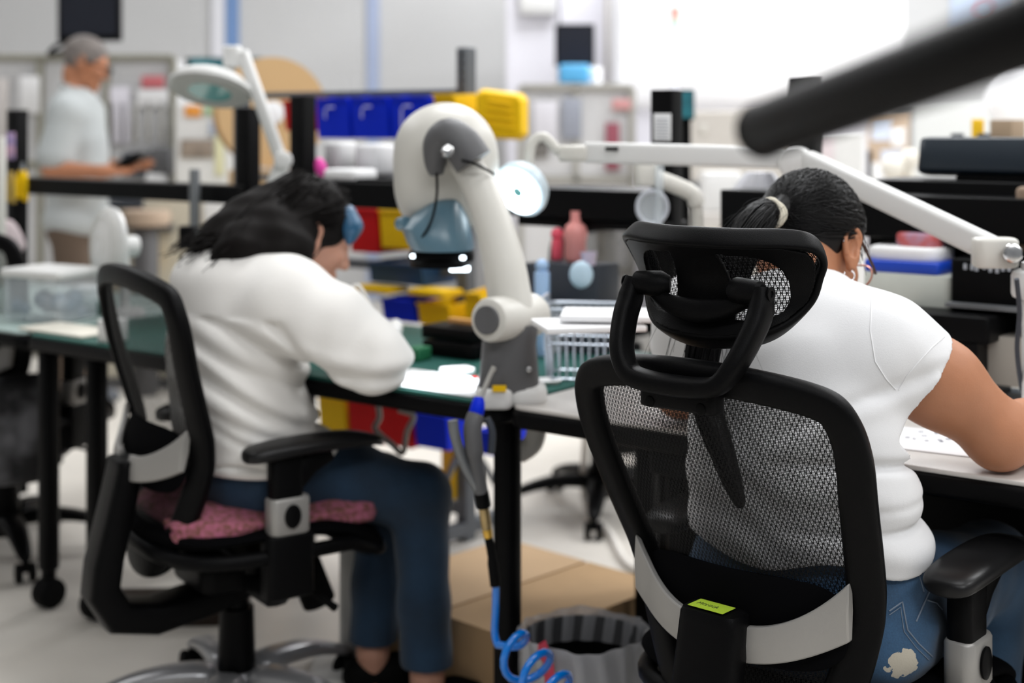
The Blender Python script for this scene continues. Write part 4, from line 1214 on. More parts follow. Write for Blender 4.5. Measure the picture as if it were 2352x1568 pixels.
# ---- stereo viewer on its arm
SV = thing('stereo_viewer', 'white stereo microscope viewer on a thick curved arm clamped at the bench corner', 'microscope', tuple(at(1178, 925, 2.76) * Vector((1, 1, 0)) + Vector((0, 0, TZ))) if False else (0.0, 2.76, TZ))
def sv(mb, name, m, parent=None, **k):
    o = mb.build(name, m, None, **k); hang(o, parent or SV); return o
c0 = at(1145, 905, 2.76)
b = MB(); b.rbox(at(1135, 908, 2.765), (.072, .09, .040), r=.015); sv(b, 'base_clamp', m_white, bevel=.004)
b = MB(); b.rbox(at(1210, 903, 2.775), (.078, .10, .046), r=.03, top=.016); sv(b, 'base_boss', m_white)
b = MB(); b.box(at(1147, 892, 2.716), (.026, .003, .012)); sv(b, 'warning_sticker', m_yel)
R_ = []
for y, xl, xr, dd in [(893, 1098, 1238, .10), (885, 1097, 1239, .105), (840, 1103, 1236, .10), (790, 1107, 1232, .095), (750, 1110, 1236, .09), (742, 1112, 1236, .088)]:
    cx = (xl + xr) / 2; p = at(cx, y, 2.78); hw = S((xr - xl) / 2, 2.78)
    R_.append([p + Vector((math.copysign(abs(math.cos(a)) ** .5, math.cos(a)) * hw, math.copysign(abs(math.sin(a)) ** .5, math.sin(a)) * dd / 2, 0)) for a in [2 * PI * q / 24 for q in range(24)]])
sv(MB().loft(R_), 'column', m_grey)
for px in (1135, 1215): sv(MB().rod(at(px, 848, 2.724), at(px, 848, 2.735), .005), 'column_screw', m_chrome)
sv(MB().rod(at(1120, 735, 2.70), at(1228, 722, 2.84), .043, e=.25), 'elbow_joint', m_cream)
dj = (at(1120, 735, 2.70) - at(1228, 722, 2.84)).normalized()
sv(MB().rod(at(1120, 735, 2.70), at(1120, 735, 2.70) + dj * .004, .027), 'joint_cap', m_grey)
arm = [(1182, 735, 60, 2.79), (1172, 690, 60, 2.79), (1160, 620, 58, 2.80), (1142, 545, 54, 2.82), (1112, 460, 50, 2.85), (1078, 392, 44, 2.88), (1040, 345, 38, 2.91), (1015, 330, 30, 2.93)]
P = spline([at(a, b_, D) for a, b_, w_, D in arm], 5)
rr = [interp(range(len(arm)), [S(w_, D) for a, b_, w_, D in arm], i / 5) for i in range(len(P))]
sv(MB().tube(P, rr, n=24, flat=.85, sq=2.4), 'arm', m_cream)
pv = [(1088, 372, 46, 2.845), (1062, 335, 46, 2.85), (1030, 312, 42, 2.86), (1005, 330, 34, 2.87), (1000, 372, 26, 2.88), (1003, 400, 16, 2.885)]
P = spline([at(a, b_, D) for a, b_, w_, D in pv], 5)
rr = [interp(range(len(pv)), [S(w_, D) for a, b_, w_, D in pv], i / 5) for i in range(len(P))]
sv(MB().tube(P, rr, n=20), 'pivot_cover', m_grey)
sv(MB().rod(at(1022, 352, 2.83), at(1030, 345, 2.80), .012), 'pivot_knob', m_chrome)
hf = Field(); hc = at(1028, 372, 3.02)
hf.ell(hc, (.108, .10, .118), None, k=.02); hf.ell(at(1015, 450, 3.02), (.090, .090, .09), None, k=.06); hf.ell(at(1015, 330, 3.02), (.085, .08, .07), None, k=.05)
hf.warp(lambda d, X, Y, Z: np.maximum(d, at(0, 520, 3.02).z - Z))
o = hf.build('viewer_head', .006, m_cream, None, relax=3); hang(o, SV)
vz = [at(0, y, 3.0).z for y in (455, 480, 540, 566, 572)]
R_ = []
for (y, xl, xr, dp) in [(455, 998, 1060, .04), (470, 975, 1066, .06), (495, 945, 1074, .075), (520, 922, 1080, .09), (555, 935, 1088, .098), (570, 945, 1090, .098)]:
    p = at((xl + xr) / 2, y, 2.96); hw = S((xr - xl) / 2, 2.96)
    R_.append([p + Vector((math.copysign(abs(math.cos(a)) ** .7, math.cos(a)) * hw, math.sin(a) * dp, 0)) for a in [2 * PI * q / 28 for q in range(28)]])
sv(MB().loft(R_), 'visor', m_visor)
sv(MB().rod(at(905 + 12, 515, 2.95), at(935, 510, 2.93), .014), 'visor_handle', m_visor)
b = MB(); b.rbox(at(1015, 586, 2.97), (.135, .11, .022), r=.03); b.rod(at(1010, 594, 2.97), at(1010, 612, 2.97), .062, n=36); lb = sv(b, 'lens_block', m_black)
sv(MB().rbox(at(1056, 617, 2.95), (.042, .03, .010), r=.005), 'led_lamp', m_led2)
sv(MB().rod(at(946, 588, 2.93), at(952, 588, 2.92), .0045), 'led_lamp', m_led2)
sv(MB().rod(at(1060, 592, 2.90), at(1066, 592, 2.89), .0045), 'led_lamp', m_led2)
P = spline([at(1003, 395, 2.87), at(1003, 450, 2.86), at(990, 510, 2.86), at(962, 556, 2.88), at(948, 575, 2.92)], 6)
sv(MB().tube(P, .0028, n=8), 'cable', m_rubber)
P = spline([at(1060, 368, 2.80), at(1095, 378, 2.80), at(1135, 400, 2.84)], 6); sv(MB().tube(P, .0028, n=8), 'cable', m_rubber)
l = bpy.data.lights.new('viewer_light', 'SPOT'); l.energy = 16; l.color = (.85, .93, 1); l.spot_size = math.radians(62); l.spot_blend = .5; l.shadow_soft_size = .03
lo = bpy.data.objects.new('viewer_light', l); COL.objects.link(lo); lo.location = at(1035, 622, 2.95); lo.rotation_euler = (0, 0, 0)

# ---- magnifier lamps
def bar(mb, a, b, w_, h_):
    """box-section bar from a to b"""
    a = Vector(a); b = Vector(b); d = (b - a); L = d.length; R = align(d)
    return mb.rbox((a + b) / 2, (w_, h_, L), r=min(w_, h_) * .3, R=R)
LP = thing('magnifier_lamp', 'white magnifier lamp with a long jointed arm reaching over the right bench, lit ring', 'lamp', tuple(bp(2352, 700, .55) * Vector((1, 1, 0)) + Vector((0, 0, TZ))))
def lp(mb, name, m, parent=None, **k):
    o = mb.build(name, m, None, **k); hang(o, parent or LP); return o
bx = Vector(LP.location)
A0 = at(2322, 585, 2.46); A1 = at(1868, 372, 2.86); A2 = at(1750, 352, 2.95); A3 = at(1330, 352, 3.08)
lp(bar(MB(), at(2290, 578, 2.50), at(1850, 368, 2.90), .032, .046), 'lower_arm', m_white)
lp(bar(MB(), at(1800, 362, 2.93), at(1345, 350, 3.06), .030, .045), 'upper_arm', m_white)
lp(MB().box(at(1405, 342, 3.02), (.028, .003, .008)), 'arm_label', m_blackm)
lp(MB().rod(at(1825, 375, 2.89), at(1828, 366, 2.96), .034), 'elbow_joint', m_white)
lp(bar(MB(), at(1350, 352, 3.055), at(1285, 352, 3.07), .034, .036), 'neck', m_cream)
lp(MB().rbox(at(2285, 580, 2.485), (.075, .05, .052), r=.015), 'shoulder_bracket', m_cream)
bo = lp(MB().rod(at(2326, 582, 2.435), at(2326, 582, 2.475), .017), 'shoulder_bolt', m_chrome)
lp(MB().rod(at(2370, 600, 2.46), at(2372, 640, 2.46), .018), 'post', m_white)
lp(MB().rod(at(2375, 620, 2.46), at(2375, 686, 2.46), .038), 'post_collar', m_white)
pz = at(2375, 686, 2.46); lp(MB().rod((pz.x, pz.y, TZ), (pz.x, pz.y, pz.z), .02), 'stand_post', m_white)
lp(MB().rod((pz.x, pz.y, TZ), (pz.x, pz.y, TZ + .02), .05), 'stand_foot', m_white)
hc = at(1200, 432, 3.06); hn = Vector((-.55, -.72, -.42)).normalized(); HRm = align(hn)
b = MB(); b.lathe([(0, -.030), (.035, -.028), (.056, -.018), (.063, -.002), (.063, .010), (.050, .014), (0, .014)], hc, HRm, n=36); lp(b, 'lamp_head', mat('pale_blue_enamel', (.60, .70, .76), rough=.35))
lp(MB().lathe([(.012, .0145), (.052, .0145), (.053, .019), (.012, .019)], hc, HRm, n=36, caps=False), 'lit_ring', m_led2)
lp(MB().lathe([(0, .015), (.0115, .015), (.0115, .0195), (0, .0195)], hc, HRm, n=30), 'lens', m_teal)
P = spline([at(1285, 350, 3.07), at(1250, 315, 3.08), at(1222, 330, 3.08), at(1215, 380, 3.075)], 6); lp(MB().tube(P, .011, n=12), 'swivel', m_cream)
P = spline([at(2335, 640, 2.40), at(2342, 720, 2.42), at(2336, 800, 2.44), at(2345, 880, 2.47), at(2352, 905, 2.5)], 6); lp(MB().tube(P, .0045, n=8), 'power_cord', m_slate)

L2_ = thing('magnifier_lamp', 'white magnifier lamp with a teal lens raised high over the middle bench', 'lamp', tuple(bp(625, 440, .72) * Vector((1, 1, 0)) + Vector((0, 0, 1.14))))
def l2(mb, name, m, **k):
    o = mb.build(name, m, None, **k); hang(o, L2_); return o
D2 = 3.95
l2(bar(MB(), at(556, 118, D2), at(642, 358, D2), .040, .034), 'arm', m_white)
l2(MB().rod(at(650, 368, D2 - .03), at(650, 368, D2 + .03), .026), 'lower_joint', m_white)
l2(MB().rbox(at(534, 130, D2), (.05, .05, .06), r=.015), 'upper_joint', m_white)
l2(bar(MB(), at(648, 380, D2), at(622, 445, D2), .04, .045), 'bracket', m_white)
l2(MB().tube(spline([at(530, 140, D2), at(528, 165, D2), at(510, 180, D2)], 5), .014), 'neck', m_cream)
hn = Vector((-.10, -.42, -1)).normalized(); HRm = align(hn); hc = at(485, 196, D2)
l2(MB().lathe([(0, -.045), (.05, -.040), (.09, -.022), (.115, 0), (.116, .014), (.10, .018), (0, .018)], hc, HRm, n=40), 'lamp_head', m_white)
l2(MB().lathe([(0, .019), (.060, .019), (.060, .022), (0, .022)], hc, HRm, n=36), 'lens', m_teal)
l2(MB().lathe([(.060, .019), (.108, .019), (.108, .022), (.060, .022)], hc, HRm, n=36, caps=False), 'lens_bezel', mat('warm_grey_bezel', (.50, .49, .47), rough=.5))

L3_ = thing('magnifier_lamp', 'cream lamp arm with a clear round magnifier lens hanging below, beyond the right bench', 'lamp', (at(1605, 640, 3.2).x, 3.2, TZ))
P = spline([at(1470, 385, 3.2), at(1500, 405, 3.2), at(1550, 425, 3.2), at(1590, 445, 3.2), at(1600, 470, 3.2)], 6)
o = MB().tube(P, [.019] * len(P), n=14).build('arm', m_cream); hang(o, L3_)
o = MB().rbox(at(1485, 400, 3.2), (.05, .04, .055), r=.012).build('joint', m_cream); hang(o, L3_)
o = MB().tube([at(1515, 380, 3.17), at(1512, 520, 3.17)], .010).build('drop_rod', m_clear); hang(o, L3_)
c_ = at(1498, 476, 3.17)
o = MB().tube([c_ + Vector((math.cos(a) * .033, 0, math.sin(a) * .036)) for a in [2 * PI * q / 28 for q in range(28)]], .005, loop=True, caps=False).build('lens_ring', mat('frosted_ring', (.55, .58, .64), rough=.3)); hang(o, L3_)
o = MB().lathe([(0, -.002), (.031, -.002), (.031, .002), (0, .002)], c_, rotm(PI / 2, 0, 0)).build('lens', m_clear); hang(o, L3_)
o = MB().tube([at(1600, 470, 3.2), at(1605, 560, 3.2), at(1605, 640, 3.2), Vector((at(1605, 640, 3.2).x, 3.2, TZ))], .014).build('stand_post', m_cream); hang(o, L3_)

# ---- boom arm that crosses the top right corner
BA = thing('boom_arm', 'thick black tubular boom arm out of focus across the top right corner', 'boom arm', (.62, .48, 0))
a0 = at(1752, 300, .95); a1 = at(2480, 28, .60)
o = MB().rod(a0, a1, .0192, n=48, e=.12).build('arm_tube', m_black); hang(o, BA)
dd_ = (a1 - a0).normalized()
o = MB().rod(a0 - dd_ * .004, a0 + dd_ * .008, .0196, n=48, e=.2).build('end_cap', m_rubber); hang(o, BA)
o = MB().rod(a1, a1 + dd_ * .42, .0192, n=40, e=.1).build('arm_extension', m_black); hang(o, BA)
e_ = a1 + dd_ * .32
BA.location = (e_.x, e_.y, 0)
for ch in BA.children: ch.location = -Vector(BA.location)
o = MB().rod((e_.x, e_.y, .03), (e_.x, e_.y, e_.z - .01), .022).build('stand_post', m_blackm); hang(o, BA)
o = MB().lathe([(0, 0), (.20, 0), (.20, .012), (.05, .03), (0, .03)], (e_.x, e_.y, 0), n=40).build('stand_base', m_blackm); hang(o, BA)

# ---- hanging bins
def bin_(label, px0, px1, py0, py1, d, m, tilt=0, dep=.16, group='plastic bins on the rack', rz=RZ, yaw=0):
    a = bp(px0, py1, d); c = bp(px1, py1, d); ztop = bp((px0 + px1) / 2, py0, d).z; z0 = (a.z + c.z) / 2
    w_ = (c - a).to_2d().length if yaw == 0 else S(px1 - px0, (a.y + c.y) / 2)
    h_ = ztop - z0; mid = (a + c) / 2
    o = thing('parts_bin', label, 'bin', (mid.x, mid.y, z0), rz + yaw, group)
    t_ = .004; q = MB(); lo = h_ * .93
    W = w_ * .97
    # tapered hopper: low front lip, tall back
    q.b2((-W / 2, 0, 0), (W / 2, dep, t_)); q.b2((-W / 2, dep - t_, 0), (W / 2, dep, h_))
    for s_ in (-1, 1):
        x = s_ * W / 2
        q.loft([[Vector((x, 0, 0)), Vector((x, dep, 0)), Vector((x, dep, h_)), Vector((x, dep * .45, h_)), Vector((x, -.012, lo))],
                [Vector((x - s_ * t_, 0, 0)), Vector((x - s_ * t_, dep, 0)), Vector((x - s_ * t_, dep, h_)), Vector((x - s_ * t_, dep * .45, h_)), Vector((x - s_ * t_, -.012, lo))]])
    q.build('shell', m, o, bevel=.0015)
    f = MB(); f.loft([[Vector((-W / 2, 0, 0)), Vector((W / 2, 0, 0)), Vector((W / 2, -.012, lo)), Vector((-W / 2, -.012, lo))], [Vector((-W / 2, t_, 0)), Vector((W / 2, t_, 0)), Vector((W / 2, -.012 + t_, lo)), Vector((-W / 2, -.012 + t_, lo))]])
    f.box((0, -.014, lo), (W, .012, .008)); f.build('front_lip', m, o, bevel=.001)
    if tilt: o.rotation_euler = (tilt, 0, rz + yaw)
    return o
RK = thing('bin_rack', 'grey upright rack with crossbars holding coloured bins behind the middle bench', 'rack', tuple(bp(1071, 1260, 1.30) * Vector((1, 1, 0))), RZ)
t0_, d0_ = bt(RK.location)
m_rack = mat('rack_grey', (.12, .13, .145), rough=.45, metal=.3)
for x in (0, -1.02):
    q = MB(); q.b2((x - .021, -.025, .0), (x + .021, .025, 1.535 if x == 0 else 1.42)); q.build('rack_post', m_rack, RK, bevel=.004)
q = MB()
for i in range(26): q.box((0, -.0262, .86 + i * .026), (.008, .002, .010))
q.build('slot_row', m_blackm, RK)
for z, h_ in ((1.395, .022), (1.11, .02), (.94, .02), (.835, .03), (.62, .03), (.10, .04)):
    q = MB(); q.b2((-1.03, -.02, z - h_ / 2), (.02, .02, z + h_ / 2)); q.build('crossbar', m_rack, RK, bevel=.003)
for x in (0, -1.02):
    q = MB(); q.b2((x - .02, -.26, .02), (x + .02, .26, .06)); q.build('foot_bar', m_rack, RK, bevel=.004)
    q = MB(); q.tube([(x, -.22, .06), (x, -.02, .30)], .011); q.tube([(x, .22, .06), (x, .02, .30)], .011); q.build('brace', m_rack, RK)
q = MB(); q.b2((-.064, -.044, .13), (-.020, -.020, .44)); q.build('yellow_sleeve', mat('yellow_paint', (.85, .50, .01), rough=.5), RK)
D_ = 1.20
bin_('blue parts bin, leftmost of the three under the top crossbar', 730, 806, 222, 318, D_, m_bluep, group='blue bins under the top crossbar')
bin_('blue parts bin, middle of the three under the top crossbar', 810, 896, 220, 318, D_, m_bluep, group='blue bins under the top crossbar')
bin_('blue parts bin, rightmost of the three under the top crossbar', 900, 990, 218, 318, D_, m_bluep, group='blue bins under the top crossbar')
bin_('red parts bin on the top crossbar between the black uprights', 655, 728, 228, 300, D_ + .04, m_red)
bin_('yellow parts bin on the top crossbar, just left of the rack post', 1000, 1048, 215, 262, D_, m_yel)
a_ = bp(1148, 262, D_); YB = thing('parts_bin', 'large yellow parts bin turned bottom outward right of the rack post', 'bin', tuple(a_), RZ + .55, 'plastic bins on the rack')
hw_, hh_ = S(54, a_.y), S(56, a_.y)
o = MB().loft([[Vector((x * k * hw_, y, z * k * hh_)) for x, z in ((-1, -.75), (-.8, -.95), (.75, -1), (1, -.8), (1, .55), (.8, .8), (-.8, 1), (-1, .85))] for k, y in ((.90, -.012), (1, 0), (1.06, .11), (1.10, .115))]).build('shell', m_yel, YB, bevel=.003)
for i in range(4): MB().box((.0, -.015, (-.5 + i * .32) * hh_), (hw_ * (1.3 - .1 * i), .006, .010), rotm(0, .12, 0)).build('rib', m_yel, YB, bevel=.002)
bin_('red parts bin on the lower rack tier behind the black rail', 806, 872, 475, 580, D_, m_red, group='bins on the lower tiers')
bin_('yellow parts bin beside the lower red one, behind the viewer visor', 876, 945, 478, 570, D_, m_yel, group='bins on the lower tiers')
bin_('navy blue box on the middle tier below the red bin', 850, 975, 602, 652, D_, m_navy, group='bins on the lower tiers')
bin_('blue parts bin low behind the middle bench, left of a yellow one', 880, 958, 685, 738, D_ - .02, m_bluep, group='bins on the lower tiers')
bin_('yellow parts bin low behind the middle bench, right of the blue one', 964, 1036, 695, 748, D_ - .02, m_yel, group='bins on the lower tiers')
bin_('yellow parts bin low beside the white viewer arm', 1072, 1110, 668, 762, D_ - .02, m_yel, group='bins on the lower tiers')
for i, (a, c, y0, y1) in enumerate(((832, 915, 650, 668), (960, 1040, 658, 676))):
    p0 = bp(a, y1, D_ - .01); p1 = bp(c, y1, D_ - .01)
    one('tray', ('shallow yellow tray on the tier behind the person\'s elbow', 'shallow yellow tray nearer the rack post, on the middle tier')[i], 'tray',
        MB().rbox((0, 0, .008), ((p1 - p0).to_2d().length, .10, .018), r=.005), m_yel, tuple((p0 + p1) / 2), RZ)
bin_('yellow parts bin below the worktop, beside the sweatshirt', 735, 798, 905, 1000, D_ - .15, m_yel, group='bins under the middle bench')
bin_('long red parts bin below the middle worktop', 802, 948, 922, 1018, D_ - .15, m_red, group='bins under the middle bench')
bin_('blue parts bin below the worktop, right of the long red one', 955, 1030, 945, 1030, D_ - .15, m_bluep, group='bins under the middle bench')
bin_('blue parts bin below the worktop next to the bench leg', 1098, 1140, 985, 1045, D_ - .15, m_bluep, group='bins under the middle bench')
for i_, o_ in enumerate([q_ for q_ in list(COL.objects) if q_.get('group') == 'blue bins under the top crossbar']):
    w_ = .030; hz_ = .065
    pts = [(.018, -.020, hz_ + .036), (-.012, -.020, hz_ + .036), (-.022, -.020, hz_ + .026), (-.022, -.020, hz_ - (.0 if i_ < 2 else .026))] + ([(-.012, -.020, hz_ - .036), (.014, -.020, hz_ - .036)] if i_ == 2 else [])
    MB().tube(pts, .0035, n=8).build('clip_glint', mat('pale_lilac_glint', (.45, .45, .75), rough=.4), o_)  # pale C puts the label holder's reflection into colour
# glove cord over the red bin
P = spline([at(862, 905, 3.35), at(872, 955, 3.35), at(862, 985, 3.35), at(900, 1020, 3.35), at(925, 1040, 3.36), at(935, 990, 3.36), at(950, 955, 3.36), at(915, 940, 3.36)], 6)
one('cord', 'pale cord looping in front of the long red bin', 'cord', MB().tube(P, .007, n=8), m_cord)
P = spline([at(800, 668, 3.1), at(822, 655, 3.1), at(845, 690, 3.1), at(862, 730, 3.1), at(880, 742, 3.12)], 6)
one('cord', 'thin pale cord arching past the sweatshirt shoulder', 'cord', MB().tube(P, .004, n=8), m_cord)
# white sleeve / nozzle beside the elbow
p = onz(905, 800, TZ); one('nozzle', 'small white round nozzle end beside the elbow on the middle bench', 'nozzle', MB().rod((0, 0, .03), (0, .05, .05), .018).rod((0, .02, 0), (0, .02, .035), .012), m_white, tuple(p))

def onb(px, py, z=TZ): return onz(px, py, z)
def boxy(name, label, cat, px0, px1, pyb, h_px, dep, m, z=TZ, rz=RZ, r=.006, group=None):
    p = onz((px0 + px1) / 2, pyb, z); D = p.y; w_ = S(px1 - px0, D); h_ = S(h_px, D)
    return one(name, label, cat, MB().rbox((0, dep / 2, h_ / 2 + .001), (w_, dep, h_), r=r), m, (p.x, p.y, z), rz, group)
# bright work sheet under the viewer light
sh = one('work_sheet', 'brightly lit white work sheet on the middle bench below the viewer', 'paper', MB().rbox((0, 0, .002), (.30, .17, .003), r=.004), m_paper, tuple(onb(1010, 880) ), RZ)
sh2 = one('paper', 'small crumpled white sheet on the lit work sheet', 'paper', MB().rbox((0, 0, .010), (.07, .05, .014), r=.012), m_paper, tuple(onb(1050, 862)), .4)
one('tag', 'tiny red tag on the lit work sheet by the viewer column', 'tag', MB().rbox((0, 0, .006), (.012, .008, .004), r=.002), m_red, tuple(onb(1091, 873)), .4)
boxy('tool_tray', 'long black tool tray behind the lit work sheet', 'tray', 950, 1105, 822, 34, .12, m_black)
one('tool_tray', 'second black tray stacked on the long tool tray', 'tray', MB().rbox((0, .05, .018), (.15, .09, .03), r=.006), m_black, tuple(onb(1020, 822) + Vector((.0, .0, .036))), RZ)
one('wooden_strip', 'orange-brown wooden strip lying on the black trays', 'strip', MB().rbox((0, .05, .008), (.10, .02, .012), r=.004), m_orange, tuple(onb(1040, 822) + Vector((.0, .0, .070))), RZ)
boxy('green_case', 'small green case at the end of the tool tray', 'case', 925, 965, 830, 30, .05, mat('green_case', (.02, .16, .07), rough=.5))

# wire basket
WB = thing('wire_basket', 'silver wire basket on the back of the middle bench, beside the viewer column', 'basket', tuple(onb(1345, 868)), RZ + .45)
m_wire = mat('silver_wire', (.42, .46, .52), rough=.3, metal=.6)
def rect_path(w_, d_, z, r=.025, n=5):
    P = []
    for q, (sx, sy) in enumerate(((1, 1), (-1, 1), (-1, -1), (1, -1))):
        for k in range(n + 1):
            a = q * PI / 2 + k / n * PI / 2; P.append((sx * (w_ / 2 - r) + r * math.cos(a), sy * (d_ / 2 - r) + r * math.sin(a), z))
    return P
MB().tube(rect_path(.17, .13, .150), .005, n=8, loop=True, caps=False).build('top_rim', m_wire, WB)
q = MB(); q.tube(rect_path(.15, .11, .006), .003, n=6, loop=True, caps=False); q.tube(rect_path(.16, .12, .08), .0022, n=6, loop=True, caps=False)
for k in range(9):
    x = -.068 + .017 * k
    for s_ in (-1, 1): q.tube([(x, s_ * .063, .15), (x * .92, s_ * .055, .006)], .0018, n=6)
for k in range(7):
    y = -.05 + .0166 * k
    for s_ in (-1, 1): q.tube([(s_ * .083, y, .15), (s_ * .075, y * .9, .006)], .0018, n=6)
q.build('wire_sides', m_wire, WB)
MB().tube([(-.086, -.04, .15), (-.088, -.04, .17), (-.088, .04, .17), (-.086, .04, .15)], .005, n=8).build('basket_handle', m_wire, WB)
for i, (px, py, w_, dp, a, z_) in enumerate(((1350, 790, .19, .14, .2, .125), (1400, 782, .18, .13, -.1, .128))):
    p = onz(px, py, TZ + z_); one('papers', ('stack of white papers lying across the wire basket', 'second sheaf of white papers, right of the wire basket')[i], 'papers', MB().rbox((0, 0, .006 + .0), (w_, dp, .011), r=.004), m_paper, (p.x, p.y, TZ + z_ + .03 + i * .013), a)
# slate organiser and what stands on it
OG = thing('desk_organizer', 'dark slate desk organizer at the back of the benches near the far chair', 'organizer', tuple(bp(1330, 800, .66) * Vector((1, 1, 0)) + Vector((0, 0, TZ))), RZ)
hh = bp(1330, 600, .66).z - TZ
MB().rbox((.0, 0, hh * .26), (.20, .12, hh * .52), r=.008).build('lower_box', m_slate, OG)
MB().rbox((.0, 0, hh * .76), (.17, .10, hh * .46), r=.008).build('upper_box', m_slate, OG)
MB().rbox((-.105, -.02, hh * .72), (.035, .08, hh * .5), r=.006).build('side_tray', m_slate, OG)
zt = TZ + hh
def onorg(px, d=.66): v = bp(px, 600, d); return Vector((v.x, v.y, zt))
p = onorg(1322); one('pump_bottle', 'pink bottle with a pale cap standing on the slate organizer', 'bottle', MB().lathe([(0, 0), (.022, 0), (.027, .01), (.026, .045), (.030, .065), (.024, .085), (.012, .095), (.012, .12), (0, .12)]), m_pink, (p.x, p.y, zt))
p = onorg(1280); one('ball', 'small hot pink ball topper left of the pink bottle', 'ball', MB().ell((0, 0, .062), .016).rod((0, 0, 0), (0, 0, .05), .014), mat('coral_pink', (.85, .10, .16), rough=.4), (p.x, p.y, zt))
p = onorg(1352, .60); one('cup', 'small white and purple cup at the right of the pink bottle', 'cup', MB().lathe([(0, 0), (.016, 0), (.02, .03), (.018, .03), (.014, .004), (0, .004)]), mat('lilac_white', (.55, .48, .60), rough=.3), (p.x, p.y, zt))
p = onorg(1335, .57); one('coin_bag', 'glossy pale blue pouch draped over the front of the organizer', 'pouch', MB().ell((0, 0, -.02), (.028, .012, .032)), mat('pale_blue_gloss', (.55, .72, .85), rough=.1), (p.x, p.y, zt))
p = bp(1245, 610, .52); one('indicator_light', 'small pale blue indicator lens on a dark stub beside the viewer arm', 'lamp', MB().rod((0, 0, TZ - p.z), (0, 0, -.012), .018).ell((0, 0, 0), .016), mat('ice_blue', (.40, .58, .85), rough=.15), tuple(p))
p = bp(1292, 490, .74); one('glass_globe', 'blue glass globe on the black rail, right of the lit magnifier head', 'globe', MB().ell((0, 0, .026), .026).lathe([(0, 0), (.02, 0), (.018, .008), (0, .01)]), mat('blue_glass', (.015, .16, .45), rough=.08, coat=1, var_color=(.05, .28, .30), vscale=18), (p.x, p.y, 1.155 if False else p.z))
p = bp(1262, 500, .74); one('figurine', 'small tan figurine left of the blue globe', 'figurine', MB().lathe([(0, 0), (.012, 0), (.014, .02), (.009, .04), (.012, .055), (0, .07)]), mat('tan_figurine', (.35, .27, .2), rough=.7), tuple(p))
one('shelf_board', 'black shelf board carrying the blue globe below the right rail', 'shelf', MB().rbox((0, 0, -.012), (.42, .12, .022), r=.006), m_blackm, tuple(bp(1380, 500, .74) + Vector((0, 0, .0))), RZ)
p = onb(1260, 880); one('cup', 'small pale dish on the green mat beside the viewer', 'dish', MB().lathe([(0, 0), (.022, 0), (.028, .008), (.024, .008), (.02, .003), (0, .003)]), m_paper, tuple(p))
boxy('note_pad', 'yellow-green note pad on clear trays behind the viewer arm', 'note pad', 1222, 1268, 800, 20, .06, mat('lime_paper', (.55, .75, .12), rough=.8))
nb_ = bp(1240, 695, .55); one('clear_tray', 'clear plastic tray stack behind the viewer elbow', 'tray', MB().rbox((0, 0, -(nb_.z - TZ) / 2), (.075, .09, nb_.z - TZ), r=.01), m_clear, tuple(nb_), RZ)

# things on the rail of the middle bench
RZT = 1.14
def onrail(px, d=.72): v = bp(px, 400, d); return Vector((v.x, v.y, RZT))
def railbox(name, label, cat, px0, px1, py0, m, dep=.1, r=.02, z=RZT, d=.73):
    a = bp((px0 + px1) / 2, py0, d); w_ = S(px1 - px0, a.y); h_ = a.z - z
    return one(name, label, cat, MB().rbox((0, 0, h_ / 2), (w_, dep, h_), r=r), m, (a.x, a.y, z), RZ)
railbox('paper_stack', 'flat stack of white sheets on the black rail, left of the viewer head', 'papers', 752, 858, 388, m_paper)
railbox('plastic_bag', 'bulky pale plastic bag on the rail shelf, beside the pink object', 'bag', 752, 815, 325, mat('pale_bag', (.62, .62, .63), rough=.5), dep=.09, r=.03, d=.86, z=1.15)
railbox('plastic_bag', 'second pale plastic bag on the rail shelf, next to the viewer head', 'bag', 820, 905, 330, mat('white_bag', (.68, .68, .70), rough=.5), dep=.09, r=.03, d=.86, z=1.15)
one('rail_shelf', 'thin dark shelf behind the middle rail carrying pale bags', 'shelf', MB().rbox((0, .08, -.006), (.46, .26, .012), r=.004), m_blackm, tuple(bp(820, 378, .74) * Vector((1, 1, 0)) + Vector((0, 0, 1.148))), RZ)
p = bp(738, 405, .74); one('glove', 'bright pink crumpled glove hanging off the rail above the dark hair', 'glove', MB().ell((0, 0, .02), (.017, .014, .034), rotm(0, -.25, 0)).ell((.006, 0, -.012), (.012, .012, .028)), m_hot, tuple(p))

# ---- left bench
TB = thing('storage_box', 'clear plastic storage box with a white lid and blue contents on the left bench', 'storage box', tuple(onb(68, 742)), RZ + .2)
MB().rbox((0, .08, .062), (.20, .16, .12), r=.015).build('box_body', m_clear, TB)
MB().rbox((0, .08, .132), (.215, .175, .022), r=.018).build('lid', m_white, TB)
b = MB(); rs = random.Random(2)
for i in range(14): b.ell((rs.uniform(-.07, .07), rs.uniform(.02, .13), rs.uniform(.02, .07)), rs.uniform(.015, .028), n=10, m=6)
o = b.build('contents', mat('blue_grey_parts', (.10, .17, .24), rough=.5, var_color=(.5, .5, .55), vscale=20), TB); o['kind'] = 'stuff'
boxy('board', 'long pale board lying along the front of the left bench', 'board', -10, 232, 768, 6, .13, mat('pale_board', (.66, .63, .55), rough=.6))
boxy('tape_roll', 'white box at the right end of the left bench, against the chair', 'box', 214, 258, 788, 52, .06, m_white)
boxy('green_box', 'low dark green box behind the pale board on the left bench', 'box', 155, 228, 722, 24, .08, mat('dark_green', (.03, .09, .075), rough=.5))
boxy('bag', 'small crumpled white bag on the left bench behind the green box', 'bag', 152, 212, 700, 42, .07, mat('grey_white_bag', (.55, .56, .56), rough=.6), r=.02)
FN = thing('desk_fan', 'white round desk fan standing behind the empty side of the chair', 'fan', tuple(at(258, 0, 3.98) * Vector((1, 1, 0)) + Vector((0, 0, TZ))), 0)
fR = align((-.80, -.60, .05))
fc = Vector((-.01, 0, .195))
